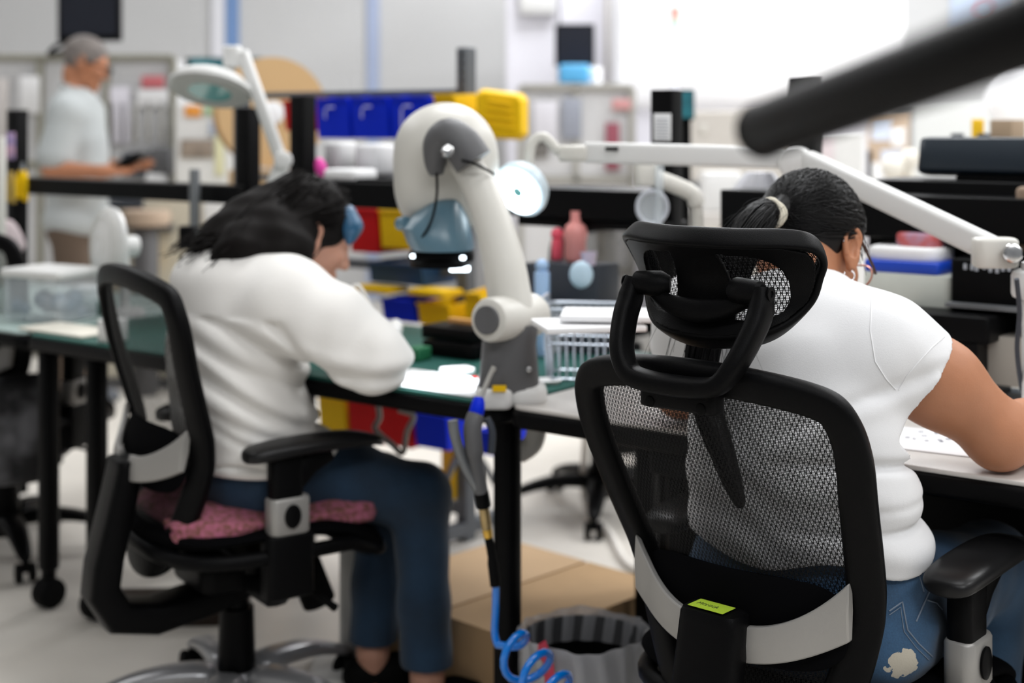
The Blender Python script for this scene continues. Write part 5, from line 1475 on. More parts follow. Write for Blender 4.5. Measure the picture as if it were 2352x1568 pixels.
MB().lathe([(0, .032), (.05, .030), (.095, .016), (.112, 0), (.106, -.014), (.05, -.030), (0, -.034)], fc, fR, n=40).build('fan_cage', m_white, FN)
q = MB()
for rr_ in (.03, .055, .08, .100): q.tube([fc + fR @ Vector((rr_ * math.cos(a), rr_ * math.sin(a), .033 - (rr_ / .118) ** 2 * .022)) for a in [2 * PI * k / 36 for k in range(36)]], .0014, n=5, loop=True, caps=False)
q.build('grille_rings', m_cream, FN)
MB().rod(fc + fR @ Vector((0, 0, -.02)), fc + fR @ Vector((0, 0, -.085)), .030).build('motor', m_white, FN)
MB().tube([(.03, .01, .0), (.035, .01, .10), (.03, .01, .19)], .014).build('fan_post', m_white, FN)
MB().lathe([(0, 0), (.06, 0), (.055, .018), (0, .022)], (.03, .01, 0)).build('fan_base', m_white, FN)
MB().rod((.0, -.09, .085), (.0, -.09, .12), .006).build('fan_switch', m_slate, FN)
# rod stand in front of the left rail
RS = thing('rod_stand', 'grey metal rod stand with a dark clamp in front of the left rail', 'stand', tuple(onb(447, 700) * Vector((1, 1, 0)) + Vector((0, 0, TZ))), 0)
zt_ = CH - (388 - HY) * RS.location.y / FPX - TZ
MB().rod((0, 0, .01), (0, 0, zt_), .0155).build('rod', m_mid, RS)
MB().rbox((-.02, 0, CH - (545 - HY) * RS.location.y / FPX - TZ), (.05, .05, .07), r=.01).build('clamp', m_black, RS)
MB().rbox((0, 0, .006), (.12, .12, .012), r=.02).build('stand_base', m_black, RS)
# tools hung on the far left upright
D_l = 4.80
TL = thing('pliers', 'yellow-handled pliers hanging on the far left black upright', 'pliers', tuple(at(52, 400, D_l)))
MB().tube([(0, 0, .01), (.012, 0, -.03), (.010, 0, -.09)], [.012, .013, .010]).build('handle', m_yel, TL)
MB().tube([(0, 0, .01), (-.016, 0, -.03), (-.014, 0, -.08)], [.012, .013, .010]).build('handle', m_yel, TL)
MB().tube([(0, 0, .01), (0, 0, .04)], [.010, .004]).build('jaw', m_mid, TL)
one('pliers', 'dull yellow cutters hanging left of the bright pliers', 'pliers', MB().tube([(0, 0, .02), (.010, 0, -.03), (.006, 0, -.085)], [.008, .014, .010]).tube([(0, 0, .02), (-.012, 0, -.03), (-.012, 0, -.08)], [.008, .012, .010]), mat('ochre_grip', (.40, .27, .06), rough=.6), tuple(at(26, 408, D_l)))
one('bag', 'pale pinkish plastic bag hanging at the far left edge above the storage box', 'bag', MB().loft([[(-.03, 0, .0), (.01, 0, .0), (.01, .02, 0), (-.03, .02, 0)], [(-.06, -.01, -.06), (.045, -.01, -.06), (.045, .035, -.06), (-.06, .035, -.06)], [(-.07, -.01, -.125), (.075, -.01, -.125), (.075, .035, -.125), (-.07, .035, -.125)]]), mat('pinkish_bag', (.62, .52, .54), rough=.6), tuple(at(22, 500, D_l - .05)), subsurf=1)
one('tag_strip', 'blue and pink tags hanging at the far left edge above the pliers', 'tags', MB().rbox((0, 0, 0), (.03, .01, .09), r=.004), mat('tag_colours', (.12, .14, .35), rough=.7, var_color=(.60, .35, .45), vscale=14), tuple(at(24, 335, D_l)))
one('post', 'cream tube standing at the very left edge', 'tube', MB().rod((0, 0, TZ - at(2, 315, 4.7).z), (0, 0, 0), .014), m_cream, tuple(at(3, 315, 4.7)))

# ---- right bench equipment
one('bench_shade_panel', 'black panel added for the shade below the right worktop', 'panel', MB().b2((-.60, -.01, .10), (.62, .01, TZ - .05)), m_blackm, tuple(B(.98, .68)), RZ)  # black sheet put in for the shade under the bench
CA = thing('equipment_cabinet', 'tall black equipment cabinet with ribbed front at the back of the right bench', 'cabinet', tuple(B(.90, .80) + Vector((0, 0, TZ))), RZ)
zc = bp(2150, 415, .80).z - TZ
MB().rbox((-.015, .10, zc / 2 + .06), (.97, .20, zc - .12), r=.01).build('cabinet_body', m_black, CA)
for i in range(5): MB().b2((-.49, -.012, .12 + i * .055), (.46, .0, .145 + i * .055)).build('rib', m_blackm, CA)
for x in (-.47, .44): MB().rbox((x, .1, .03), (.03, .18, .06), r=.005).build('cabinet_foot', m_blackm, CA)
MN = thing('monitor', 'black flat monitor tilted back on top of the equipment cabinet', 'monitor', tuple(bp(2260, 415, .88) * Vector((1, 1, 0)) + Vector((0, 0, TZ + zc))), RZ)
MB().rbox((.09, 0, .050), (.46, .05, .080), r=.02, R=rotm(-.25, 0, 0)).build('casing', mat('blueblack_plastic', (.012, .02, .03), rough=.35), MN)
MB().b2((-.05, -.03, 0), (.13, .03, .012)).build('monitor_foot', m_black, MN)
for i, (px, lb) in enumerate(((2199, 'black cylindrical knob standing on the monitor, left of the yellow one'), (2260, 'black cylindrical knob standing on the monitor, right of the yellow one'))):
    p = bp(px, 335, 1.6); one('knob_cap', lb, 'knob', MB().rod((0, 0, 0), (0, 0, S(29, p.y)), S(15, p.y)), m_slate, tuple(p), group='black knobs behind the monitor')
p = bp(2246, 335, 1.75); one('beacon', 'small yellow beacon between two black knobs behind the monitor', 'beacon', MB().rod((0, 0, 0), (0, 0, S(62, p.y)), S(14, p.y)), mat('amber', (.9, .55, .01), rough=.4), tuple(p))
p = bp(2262, 337, 1.68); one('shelf_board', 'pale shelf board behind the monitor carrying knobs and a beacon', 'shelf', MB().rbox((0.12, 0, -.02), (.50, .30, .04), r=.01), m_alu, tuple(p), RZ)
p = bp(2315, 335, 1.72); one('cardboard_box', 'small brown cardboard box behind the monitor at the right edge', 'box', MB().rbox((0, 0, S(30, p.y)), (S(50, p.y), .12, S(60, p.y)), r=.003), mat('brown_board', (.38, .28, .19), rough=.9), tuple(p), RZ)
def rear(name, label, cat, px0, px1, py0, py1, d, dep, m, r=.008, group=None, base=None):
    a = bp((px0 + px1) / 2, py1, d); w_ = S(px1 - px0, a.y) * 1.08; h_ = S(py1 - py0, a.y)
    return one(name, label, cat, MB().rbox((0, dep / 2, h_ / 2), (w_, dep, h_), r=r), m, tuple(a), RZ, group)
rear('tool_cabinet', 'black tool cabinet fixed below the right rail, behind the slate organizer', 'cabinet', 1236, 1500, 432, 512, .74, .10, m_blackm)
rear('equipment_box', 'wide beige instrument box at the back of the right bench', 'instrument', 2172, 2400, 772, 884, .58, .22, mat('beige_box', (.36, .33, .29), rough=.6))
PS = rear('power_unit', 'flat black power unit with a green light on the beige instrument', 'power unit', 2050, 2262, 722, 782, .52, .22, m_black)
led = MB().rod(Vector((0, -.001, 0)), Vector((0, -.004, 0)), .0042).build('green_indicator', m_green, PS); led.location = (-.05, 0, .034)
b = MB().b2((-.08, .0, 0), (.08, .2, bp(2150, 782, .52).z - TZ)).build('stand', m_blackm); b.location = (bp(2150, 782, .52).x, bp(2150, 782, .52).y, TZ); b.rotation_euler = (0, 0, RZ); tag(b, 'black block under the power unit at the back of the right bench', 'block')
rear('storage_bin', 'pale greenish plastic bin between the head and the black equipment', 'bin', 1985, 2178, 628, 722, .62, .14, mat('pale_green_plastic', (.60, .63, .58), rough=.5, var=.05, vscale=10))
BT = rear('blue_tray', 'blue-rimmed tray resting on the pale greenish bin', 'tray', 1985, 2152, 600, 628, .62, .15, mat('royal_blue', (.01, .06, .50), rough=.4))
rear('paper_stack', 'bright white papers heaped in the blue-rimmed tray', 'papers', 1988, 2145, 568, 602, .63, .13, m_paper, r=.03)
rear('crumpled_bag', 'crumpled red and blue bag above the blue-rimmed tray', 'bag', 2050, 2150, 535, 572, .66, .08, mat('red_blue_bag', (.50, .10, .10), rough=.5, var_color=(.35, .38, .55), vscale=16), r=.03)
EQ = rear('recorder', 'black bench recorder with worn lettering at the right edge', 'recorder', 2190, 2420, 600, 720, .60, .14, m_black)
q = MB(); rs = random.Random(5)
for i in range(13): q.box((-.075 + i * .0125 + rs.uniform(-.002, .002), -.001, .085 + rs.uniform(-.003, .003)), (.006, .001, .008 + rs.uniform(0, .004)))
q.build('worn_lettering', mat('worn_white', (.4, .42, .46), rough=.8), EQ)
q = MB(); q.box((-.01, -.012, .012), (.19, .03, .008)); q.build('front_rail', m_mid, EQ)
one('drawing', 'blue printed drawing standing on the right bench at the edge', 'drawing', MB().rbox((0, 0, .0015), (.16, .11, .002), r=.003), mat('blue_print', (.30, .42, .58), rough=.8, var_color=(.75, .80, .86), vscale=26), tuple(onz(2330, 905, TZ) ), RZ)
one('drawing', 'printed sheet with dark sketches under the bare arm on the right bench', 'paper', MB().rbox((0, 0, .0015), (.24, .17, .002), r=.003), mat('printed_sheet', (.80, .79, .80), rough=.9, var_color=(.80, .80, .82), vscale=12), tuple(onz(2190, 1020, TZ)), RZ + .1)
q = MB(); rs = random.Random(8)
for i in range(26): q.box((rs.uniform(-.08, .08), rs.uniform(-.01, .06), 0), (rs.uniform(.004, .014), rs.uniform(.002, .006), .0006), rotm(0, 0, rs.uniform(-.6, .6)))
o = q.build('printed_marks', mat('ink', (.08, .09, .14), rough=.9)); o.parent = bpy.data.objects['drawing.001']; o.location = (0, 0, .003)
hd = rear('hand_block', 'tan rounded object at the far right edge in front of the black cabinet', 'object', 2330, 2392, 430, 580, .70, .06, mat('tan_cover', (.24, .17, .12), rough=.8), r=.02)
p = bp(1523, 262, .70); PN = one('notice_sheet', 'white printed notice hanging on the black upright beside the headrest', 'notice', MB().rbox((0, 0, -S(30, p.y)), (S(46, p.y), .002, S(62, p.y)), r=.002), m_paper, tuple(p + Vector((-.004, -.02, 0))), RZ)
q = MB()
for i in range(7): q.box((0, -.0016, -.012 - i * .0075), (.034, .0006, .002))
q.build('printed_lines', mat('grey_ink', (.35, .37, .42), rough=.9), PN)

# ---- sticky note on the near chair
q = MB(); q.rbox((0, 0, 0), (.060, .034, .0006), r=.001)
top = CR.matrix_basis @ Vector((-.005, backy(0, .6) - .064, .6085))
NT = q.build('sticky_note', mat('lime_note', (.42, .60, .03), rough=.8)); NT.location = top; NT.rotation_euler = (0, 0, RZ_R - .03)
tag(NT, 'lime green sticky note with a handwritten word on the near chair spine', 'sticky note')
m_ink = mat('pencil_ink', (.06, .09, .03), rough=.9)
def stroke_text(word, h_, gap, parent, m, z, r=.00035):
    G = {'M': [[(0, 0), (.15, 1), (.4, .3), (.7, 1), (.8, 0)]], 'O': [[(.35 + .33 * math.cos(a), .42 + .36 * math.sin(a)) for a in [2 * PI * k / 12 for k in range(13)]]],
         'N': [[(0, 0), (.05, .85), (.5, .05), (.55, .85)]], 'I': [[(.1, 0), (.15, .85)]], 'C': [[(.5, .75), (.3, .85), (.05, .5), (.15, .1), (.5, .05)]],
         'A': [[(0, 0), (.35, .95), (.6, 0)], [(.1, .35), (.55, .38)]]}
    W = {'M': .95, 'O': .8, 'N': .72, 'I': .32, 'C': .62, 'A': .7}
    x = 0; q = MB(); tot = sum(W[c] for c in word) * h_ * .9
    for c in word:
        for s_ in G[c]: q.tube([(x * h_ * .9 + p_[0] * h_ * .9 - tot / 2, p_[1] * h_ - h_ / 2, z) for p_ in s_], r, n=5)
        x += W[c]
    return q.build('handwriting', m, parent)
o = stroke_text('MONICA', .0095, 0, NT, m_ink, .0006); o.location = (-.005, 0, 0)

# ---- pink cushion on the left chair
cf = Field(); M_ = CL.matrix_basis
cc = M_ @ Vector((0, .04, .476)); CRm = Matrix.Rotation(RZ_L, 3, 'Z')
cf.ell(cc, (.228, .235, .024), CRm, k=.02)
for sx in (-1, 1):
    for sy in (-1, 1): cf.ell(M_ @ Vector((sx * .14, .04 + sy * .15, .474)), (.08, .08, .022), CRm, k=.06)
cf.warp(lambda d, X, Y, Z: d + .003 * vnoise(X, Y, Z, 31, 60.))
m_cush = mat('pink_crochet', (.40, .12, .19), rough=.95, var_color=(.17, .07, .05), vscale=85, bump=1.0, bscale=150)
cu = cf.build('seat_cushion', .006, m_cush, None, relax=1); tag(cu, 'pink and brown knitted cushion on the seat of the left chair', 'cushion')
# ================================================================== air tool, hose, bin, boxes on the floor
AG = thing('air_gun', 'grey air tool with a blue tip hanging from the bench corner beside the black leg', 'air tool', (-.055, 2.66, .70))
def ag(mb, name, m, **k):
    o = mb.build(name, m, None, **k); hang(o, AG); return o
ag(MB().tube(spline([at(1135, 842, 2.66), at(1122, 870, 2.66), at(1108, 905, 2.655), at(1102, 925, 2.65)], 5), .0045), 'hook', m_alu)
ag(MB().tube(spline([at(1100, 912, 2.645), at(1097, 935, 2.64), at(1092, 955, 2.64)], 5), [.008, .010, .011, .0125, .013, .0135, .014, .014, .014, .014, .013]), 'blue_tip', m_bluep)
ag(MB().tube(spline([at(1095, 950, 2.64), at(1085, 985, 2.63), at(1090, 1040, 2.63), at(1098, 1090, 2.64), at(1104, 1130, 2.645)], 5), [.012] + [.017] * 10 + [.014] * 10, n=14), 'tool_body', m_grey)
ag(MB().tube(spline([at(1040, 965, 2.62), at(1045, 1000, 2.62), at(1062, 1055, 2.63), at(1090, 1110, 2.64), at(1108, 1140, 2.645)], 5), .010, n=12), 'lever', m_mid)
ag(MB().tube(spline([at(1118, 960, 2.64), at(1130, 990, 2.64), at(1128, 1040, 2.64)], 5), .007, n=10), 'guard', m_slate)
ag(MB().rod(at(1104, 1125, 2.645), at(1112, 1165, 2.65), .014), 'coupling', m_black)
ag(MB().rod(at(1110, 1160, 2.65), at(1118, 1215, 2.655), .010), 'brass_fitting', mat('brass', (.45, .33, .16), rough=.35, metal=.8))
ag(MB().rod(at(1118, 1212, 2.655), at(1122, 1235, 2.655), .009), 'gold_nut', mat('gold_nut', (.75, .45, .08), rough=.35, metal=.7))
ag(MB().tube(spline([at(1122, 1235, 2.655), at(1130, 1280, 2.66), at(1138, 1345, 2.66)], 5), [.008] * 6 + [.010] * 5, n=12), 'strain_relief', m_rubber)
hs = [at(1139, 1340, 2.66), at(1138, 1400, 2.66), at(1136, 1450, 2.66), at(1142, 1480, 2.655)]
P = spline(hs, 6)
m_hose = mat('blue_hose', (.0, .20, .75), rough=.2, spec=.6, coat=.6)
c0_ = at(1172, 1478, 2.62); c1_ = at(1420, 1760, 2.36); n_ = 5.4
ax_ = (c1_ - c0_); L_ = ax_.length; ax_.normalize(); xx = ax_.cross(Vector((.2, 1, .1))).normalized(); yy = ax_.cross(xx)
rad = .040
st = -2.2
for k in range(int(n_ * 18)):
    a = st + k / 18 * 2 * PI; t = k / (n_ * 18)
    P.append(c0_ + ax_ * (L_ * t) + (xx * math.cos(a) + yy * math.sin(a)) * rad * min(1, .3 + k / 10))
HS = MB().tube(P, .0072, n=10).build('coiled_hose', m_hose); tag(HS, 'bright blue coiled air hose hanging in front of the bench leg', 'hose')
# waste bin with its clear liner
WBn = thing('waste_bin', 'grey waste bin with a clear plastic liner under the bench, behind the blue hose', 'waste bin', (.142, 2.80, 0))
MB().lathe([(0, 0), (.095, 0), (.100, .01), (.120, .285), (.124, .29), (.120, .29), (.096, .012), (0, .012)], n=44).build('bin_body', mat('grey_bin', (.09, .09, .095), rough=.55), WBn)
rs = random.Random(3); rings = []
for r_, z in [(.126, .17), (.1255, .23), (.125, .278), (.128, .296), (.126, .304), (.120, .298), (.116, .25), (.110, .18), (.104, .10)]:
    rings.append([Vector(((r_ + .0035 * math.sin(a * 17 + z * 20) + .002 * math.sin(a * 31)) * math.cos(a), (r_ + .0035 * math.sin(a * 17 + z * 20)) * math.sin(a), z + .004 * math.sin(a * 5))) for a in [2 * PI * q / 90 for q in range(90)]])
MB().loft(rings, caps=False).build('liner', mat('bag_film', (.75, .75, .78), rough=.2, alpha=.42), WBn)
MB().tube([(-.09, -.09, .29), (-.082, -.108, .308), (-.074, -.120, .28), (-.070, -.126, .245)], .016, flat=.15, n=10).build('red_tie', mat('red_tape', (.55, .04, .08), rough=.5), WBn)
MB().lathe([(0, .03), (.098, .03), (.115, .24), (.1155, .24), (0, .24)], n=30).build('waste', m_dark, WBn)
BX = thing('cardboard_box', 'flat brown cardboard box on the floor behind the jeans and waste bin', 'box', (.02, 3.42, 0), RZ - .12)
MB().b2((-.29, -.27, 0), (.25, .25, .185)).build('box_body', m_tan, BX, bevel=.002)
MB().b2((-.292, -.272, .185), (-.01, .252, .189)).build('flap', mat('cardboard_light', (.54, .37, .22), rough=.9), BX)
MB().b2((.0, -.272, .185), (.252, .252, .189)).build('flap', m_tan, BX)
MB().box((-.05, -.271, .10), (.12, .002, .06)).build('shipping_label', m_paper, BX)
one('footrest_post', 'pale grey square post between the chair base and the jeans', 'post', MB().rbox((0, 0, .17), (.062, .05, .34), r=.006).rbox((0, 0, .012), (.20, .2, .024), r=.02), mat('pale_grey_post', (.66, .65, .62), rough=.5), tuple(at(812, 0, 3.36) * Vector((1, 1, 0))), 0)
one('wooden_block', 'dark brown block on the floor behind the left chair base', 'block', MB().rbox((0, 0, .035), (.34, .10, .07), r=.004), mat('dark_brown', (.03, .018, .012), rough=.7), (-.86, 3.72, 0), .05)
P = spline([at(1346, 990, 4.7), at(1341, 1080, 4.75), at(1343, 1140, 4.78), onz(1356, 1178, .02), onz(1400, 1222, .013), onz(1435, 1285, .013), onz(1480, 1312, .013), onz(1600, 1330, .013)], 6)
one('cord', 'pale power cord dropping from the bench to the floor by the near chair', 'cord', MB().tube(P, .012, n=8), m_cord)
q = MB(); q.tube(spline([at(1225, 945, 2.95), at(1232, 985, 2.95), at(1222, 1020, 2.95), at(1190, 1042, 2.95)], 6), .021, n=14); q.build
one('hook_bracket', 'cream curved bracket hooking down under the corner of the right bench', 'bracket', q, m_cream)
one('under_bench_box', 'small black box fixed below the front of the right bench', 'box', MB().rbox((0, 0, 0), (.20, .10, .055), r=.008), m_black, tuple(B(.36, .16) + Vector((0, 0, TZ - .085))), RZ)

# ---- further chairs
def again(label, loc, rz, group='mesh office chairs', skip=(), basemat=None):
    c = copy_tree(CL)
    for q_ in c.children:
        if q_.name.split('.')[0] in ('base_leg', 'base_hub'):
            q_.material_slots[0].link = 'OBJECT'; q_.material_slots[0].material = m_blackm
    c.location = loc; c.rotation_euler = (0, 0, rz); c['label'] = label; c['group'] = group
    return c
again('black mesh office chair at the far left edge, beyond the left bench', (-1.53, 4.30, 0), math.atan2(-.35, .94))
again('black mesh office chair beyond the benches, behind the slate organizer', (.30, 4.75, 0), .25)
one('backpack', 'grey and black backpack hanging on the chair at the far left edge', 'backpack', MB().rbox((0, 0, 0), (.20, .13, .30), r=.05, top=.04), mat('grey_black_bag', (.012, .012, .013), rough=.9, var_color=(.12, .12, .13), vscale=9), tuple(at(40, 985, 3.98)), .5, subsurf=0)

# ================================================================== far machines
m_lilac = mat('pale_machine', (.66, .65, .70), rough=.5); m_panel = mat('frosted_panel', (.62, .62, .63), rough=.35, var=.05, vscale=3); m_frame = mat('machine_frame', (.36, .35, .32), rough=.45)
def cabinet(label, px0, px1, py0, py1, D, dep, m, yaw=0, frame=True, name='machine_cabinet', cat='machine', ncol=1, nrow=1, fm=None, fw=.035, panel=None):
    a = at(px0, py1, D); c = at(px1, py0, D); w_ = c.x - a.x; z1 = c.z; z0 = max(a.z, 0)
    o = thing(name, label, cat, ((a.x + c.x) / 2, D, 0), yaw)
    MB().b2((-w_ / 2 + .005, .01, .05), (w_ / 2 - .005, dep, z1 - .005)).build('cabinet_body', m, o, bevel=.01)
    if frame:
        for i in range(ncol + 1):
            x = -w_ / 2 + w_ * i / ncol; MB().b2((x - fw / 2, -.02, .0), (x + fw / 2, .02, z1)).build('frame_post', fm or m_frame, o, bevel=.003)
        for j in range(nrow + 1):
            z = z0 + (z1 - z0) * j / nrow; MB().b2((-w_ / 2, -.02, z - fw / 2), (w_ / 2, .02, z + fw / 2)).build('frame_bar', fm or m_frame, o, bevel=.003)
    else:
        MB().b2((-w_ / 2, -.0, 0), (w_ / 2, dep - .01, .05)).build('plinth', m_grey, o)
    return o
def stick(parent, name, px0, px1, py0, py1, D, m, yoff=-.026, th=.006, label=None):
    """flat sign or sheet fixed on the front of a machine"""
    a = at(px0, py1, D); c = at(px1, py0, D); L = parent.matrix_basis.inverted()
    mid = L @ Vector(((a.x + c.x) / 2, D, (a.z + c.z) / 2))
    o = MB().rbox((mid.x, yoff, mid.z), (c.x - a.x, th, c.z - a.z), r=.004).build(name, m, parent)
    if label: o['label'] = label
    return o
C1 = cabinet('framed glass enclosure of a machine behind the standing person, far left', -60, 398, 132, 620, 7.9, .8, m_panel, ncol=3, nrow=2, fm=mat('olive_frame', (.28, .27, .22), rough=.5))
m_pinksign = mat('pink_red_sign', (.60, .16, .18), rough=.7)
stick(C1, 'red_notice', 328, 380, 175, 203, 7.9, m_pinksign); stick(C1, 'notice_sheet', 318, 388, 206, 245, 7.9, m_paper)
stick(C1, 'paper_sheet', 50, 95, 175, 260, 7.9, m_paper); stick(C1, 'paper_sheet', 255, 300, 200, 330, 7.9, mat('pale_lilac_sheet', (.68, .66, .72), rough=.8)); stick(C1, 'paper_sheet', 0, 22, 180, 340, 7.9, mat('pale_warm_sheet', (.62, .58, .56), rough=.8))
for i, px in enumerate((250, 275, 305, 335, 365)): stick(C1, 'hanging_rod', px, px + 9, 235, 330, 7.86, m_alu)
for i, (px, py, w_, h_, mm) in enumerate(((285, 350, 60, 55, m_slate), (350, 340, 45, 60, m_grey), (340, 395, 40, 40, m_paper))): stick(C1, 'inner_part', px, px + w_, py, py + h_, 7.85, mm, yoff=-.06, th=.08)
C2 = cabinet('pale control cabinet with coloured stickers, left of the tall black upright', 398, 538, 235, 560, 7.2, .5, m_white, frame=False)
stick(C2, 'orange_sticker', 425, 462, 242, 268, 7.2, mat('orange_sticker', (.75, .30, .05), rough=.7), yoff=-.003); stick(C2, 'green_sticker', 468, 515, 246, 264, 7.2, mat('green_sticker', (.35, .50, .30), rough=.7), yoff=-.003)
stick(C2, 'brown_plate', 415, 490, 320, 362, 7.2, mat('brown_plate', (.26, .21, .17), rough=.7, var=.4, vscale=9), yoff=-.003); stick(C2, 'yellow_strip', 494, 514, 310, 402, 7.2, mat('pale_yellow', (.68, .66, .42), rough=.8), yoff=-.003)
stick(C2, 'grey_plate', 480, 530, 280, 310, 7.2, mat('blue_grey_plate', (.38, .43, .52), rough=.6), yoff=-.003)
C3 = cabinet('low cream machine base behind the left rail, with a brown coil', 235, 545, 455, 700, 6.95, .22, mat('cream_machine', (.58, .54, .44), rough=.6), frame=False)
stick(C3, 'yellow_box', 335, 365, 552, 622, 6.95, mat('amber_box', (.70, .42, .02), rough=.5), yoff=-.03, th=.05); stick(C3, 'dark_band', 262, 400, 512, 530, 6.95, m_grey, yoff=-.01, th=.03)
stick(C3, 'white_cover', 470, 545, 462, 520, 6.95, m_white, yoff=-.01, th=.03); stick(C3, 'grey_block', 250, 330, 455, 478, 6.95, m_slate, yoff=-.01, th=.03)
tz3 = at(0, 455, 6.95).z
one('cable_coil', 'tan cable coil resting against the low cream machine base', 'coil', MB().lathe([(.03, -.03), (.11, -.035), (.12, 0), (.11, .035), (.03, .03)], (0, 0, 0), None, n=30), mat('tan_coil', (.42, .32, .24), rough=.8), tuple(at(335, 500, 6.80)), 0)
cs_ = at(335, 516, 6.80)
one('coil_stand', 'grey stand carrying the tan cable coil', 'stand', MB().rod((0, 0, 0), (0, 0, cs_.z - .01), .06), m_grey, (cs_.x, cs_.y, 0))
def screen(label, px0, px1, py0, py1, D, m_scr, yaw=0, name='monitor', stand=True, to=None):
    a = at(px0, py1, D); c = at(px1, py0, D); w_ = c.x - a.x; h_ = c.z - a.z
    o = thing(name, label, 'monitor', ((a.x + c.x) / 2, D, a.z), yaw)
    MB().rbox((0, .02, h_ / 2), (w_, .045, h_), r=.012).build('casing', m_black, o)
    MB().b2((-w_ * .44, -.0045, h_ * .08), (w_ * .44, -.0025, h_ * .94)).build('screen', m_scr, o)
    return o
m_scr = mat('dark_screen', (.012, .014, .022), rough=.25); m_scr2 = mat('cyan_screen', (.03, .20, .24), rough=.3, var_color=(.01, .03, .05), vscale=8)
M1 = screen('large dark monitor hung high at the top left', 131, 277, -70, 94, 7.2, m_scr)
MB().tube([(.0, .06, .2), (.0, .35, .35), (-.05, .9, .6)], .03).build('wall_arm', m_blackm, M1)
MB().tube(spline([(-.12, .02, .0), (-.17, .0, -.03), (-.20, .0, -.07), (-.13, .02, -.05), (-.06, .02, -.01)], 4), .012).build('cable_loop', m_blackm, M1)
h1 = MB().rod((0, .9, .6), (0, .9, 2.2), .03).build('ceiling_drop', m_blackm, M1)
M2 = screen('dark monitor with a cyan image behind the left lamp head', 425, 602, 132, 168, 7.4, m_scr2)
MB().b2((-.03, .02, -.35), (.03, .06, .0)).build('monitor_stand', m_black, M2)
C4 = cabinet('framed machine with dusty grey panels behind the yellow bin', 1195, 1452, 200, 620, 7.6, .7, m_panel, ncol=2, nrow=2, fm=m_frame)
stick(C4, 'red_label', 1405, 1448, 228, 252, 7.6, mat('faded_red', (.60, .30, .30), rough=.8)); stick(C4, 'maroon_strip', 1390, 1422, 282, 390, 7.6, mat('maroon', (.28, .07, .10), rough=.7)); stick(C4, 'grey_column', 1290, 1335, 225, 320, 7.6, mat('blue_grey', (.30, .32, .38), rough=.6)); stick(C4, 'white_sheet', 1225, 1280, 232, 330, 7.6, m_lilac)
stick(C4, 'lower_bag', 1220, 1260, 320, 360, 7.6, mat('smoky_bag', (.16, .15, .14), rough=.8))
z4 = at(0, 200, 7.6).z
M3 = screen('square dark monitor standing on the far framed machine, top centre', 1275, 1366, 55, 152, 7.8, m_scr)
MB().b2((-.05, .02, -(at(0, 152, 7.8).z - z4) + .004), (.05, .08, .0)).build('monitor_stand', m_black, M3)
one('glove_box', 'bright blue glove box below the square far monitor', 'box', MB().rbox((0, 0, .055), (.16, .12, .10), r=.02), mat('sky_blue', (.10, .42, .75), rough=.5), (at(1318, 0, 7.7).x, 7.68, z4 + .018))
one('paper_roll', 'white roll right of the blue glove box on the far machine', 'roll', MB().rod((0, 0, 0), (0, 0, .09), .04), m_paper, (at(1366, 0, 7.7).x, 7.72, z4 + .018))
C5 = cabinet('tall pale cabinet behind the square far monitor', 1160, 1392, -140, 640, 9.0, .6, m_lilac, frame=False)
stick(C5, 'corner_panel', 1195, 1275, -60, 32, 9.0, m_white, yoff=-.02, th=.05); stick(C5, 'door_seam', 1282, 1286, -100, 500, 9.0, m_grey, yoff=-.002)
m_bright = mat('glossy_white_housing', (.93, .93, .95), rough=.3)
HD = thing('machine_housing', 'large bright white machine housing with rounded lower corner, top right', 'machine', (at(1750, 0, 8.3).x, 8.3, 0))
a = at(1418, 252, 8.3); c = at(2086, -200, 8.3)
MB().rbox((0, .35, (a.z + c.z) / 2), (c.x - a.x, .7, c.z - a.z), r=.06, top=.10).build('hood', m_bright, HD)
MB().b2((-.75, .1, 0), (.75, .65, a.z)).build('machine_base', m_lilac, HD)
MB().b2((.19, -.004, a.z + .1), (.20, .0, c.z - .1)).build('door_seam', m_lilac, HD)
SL = thing('stack_light', 'thin stack light with a red top segment in front of the white housing', 'signal light', (at(1551, 0, 7.9).x, 7.9, 0))
zz = lambda y: at(0, y, 7.9).z
MB().rod((0, 0, .9), (0, 0, zz(60)), .016).build('pole', mat('pale_pole', (.70, .72, .80), rough=.4), SL)
MB().rod((0, 0, zz(60)), (0, 0, zz(42)), .026).build('green_segment', mat('pale_green_seg', (.55, .70, .60), rough=.3), SL)
MB().rod((0, 0, zz(42)), (0, 0, zz(15)), .027).build('red_segment', mat('pale_red_seg', (.85, .35, .30), rough=.3), SL)
MB().rbox((0, 0, .45), (.16, .16, .9), r=.02).build('pedestal', m_lilac, SL)
C6 = cabinet('low beige machine with a flat top below the white housing', 1560, 1835, 252, 640, 6.9, .8, mat('beige_machine', (.55, .52, .48), rough=.6), frame=False)
stick(C6, 'pale_switch', 1608, 1622, 285, 305, 6.9, m_cream, yoff=-.004); stick(C6, 'dark_gap', 1570, 1830, 418, 436, 6.9, m_slate, yoff=-.004)
M4 = screen('narrow dark monitor with a cyan edge behind the black upright', 1556, 1596, 205, 276, 5.2, m_scr2)
MB().b2((-.02, .02, -M4.location.z), (.02, .06, .0)).build('monitor_stand', m_black, M4)
RL = thing('cardboard_reel', 'large tan cardboard reel behind the middle rack', 'reel', tuple(at(620, 258, 5.6)))
rx = rotm(PI / 2, 0, .35)
for off in (-.06, .06):
    MB().lathe([(.035, -.004), (.215, -.004), (.215, .004), (.035, .004)], rx @ Vector((0, 0, off)), rx, n=56).build('reel_flange', mat('tan_board', (.58, .38, .19), rough=.85), RL)
MB().rod(rx @ Vector((0, 0, -.06)), rx @ Vector((0, 0, .06)), .10).build('reel_core', m_tan, RL)
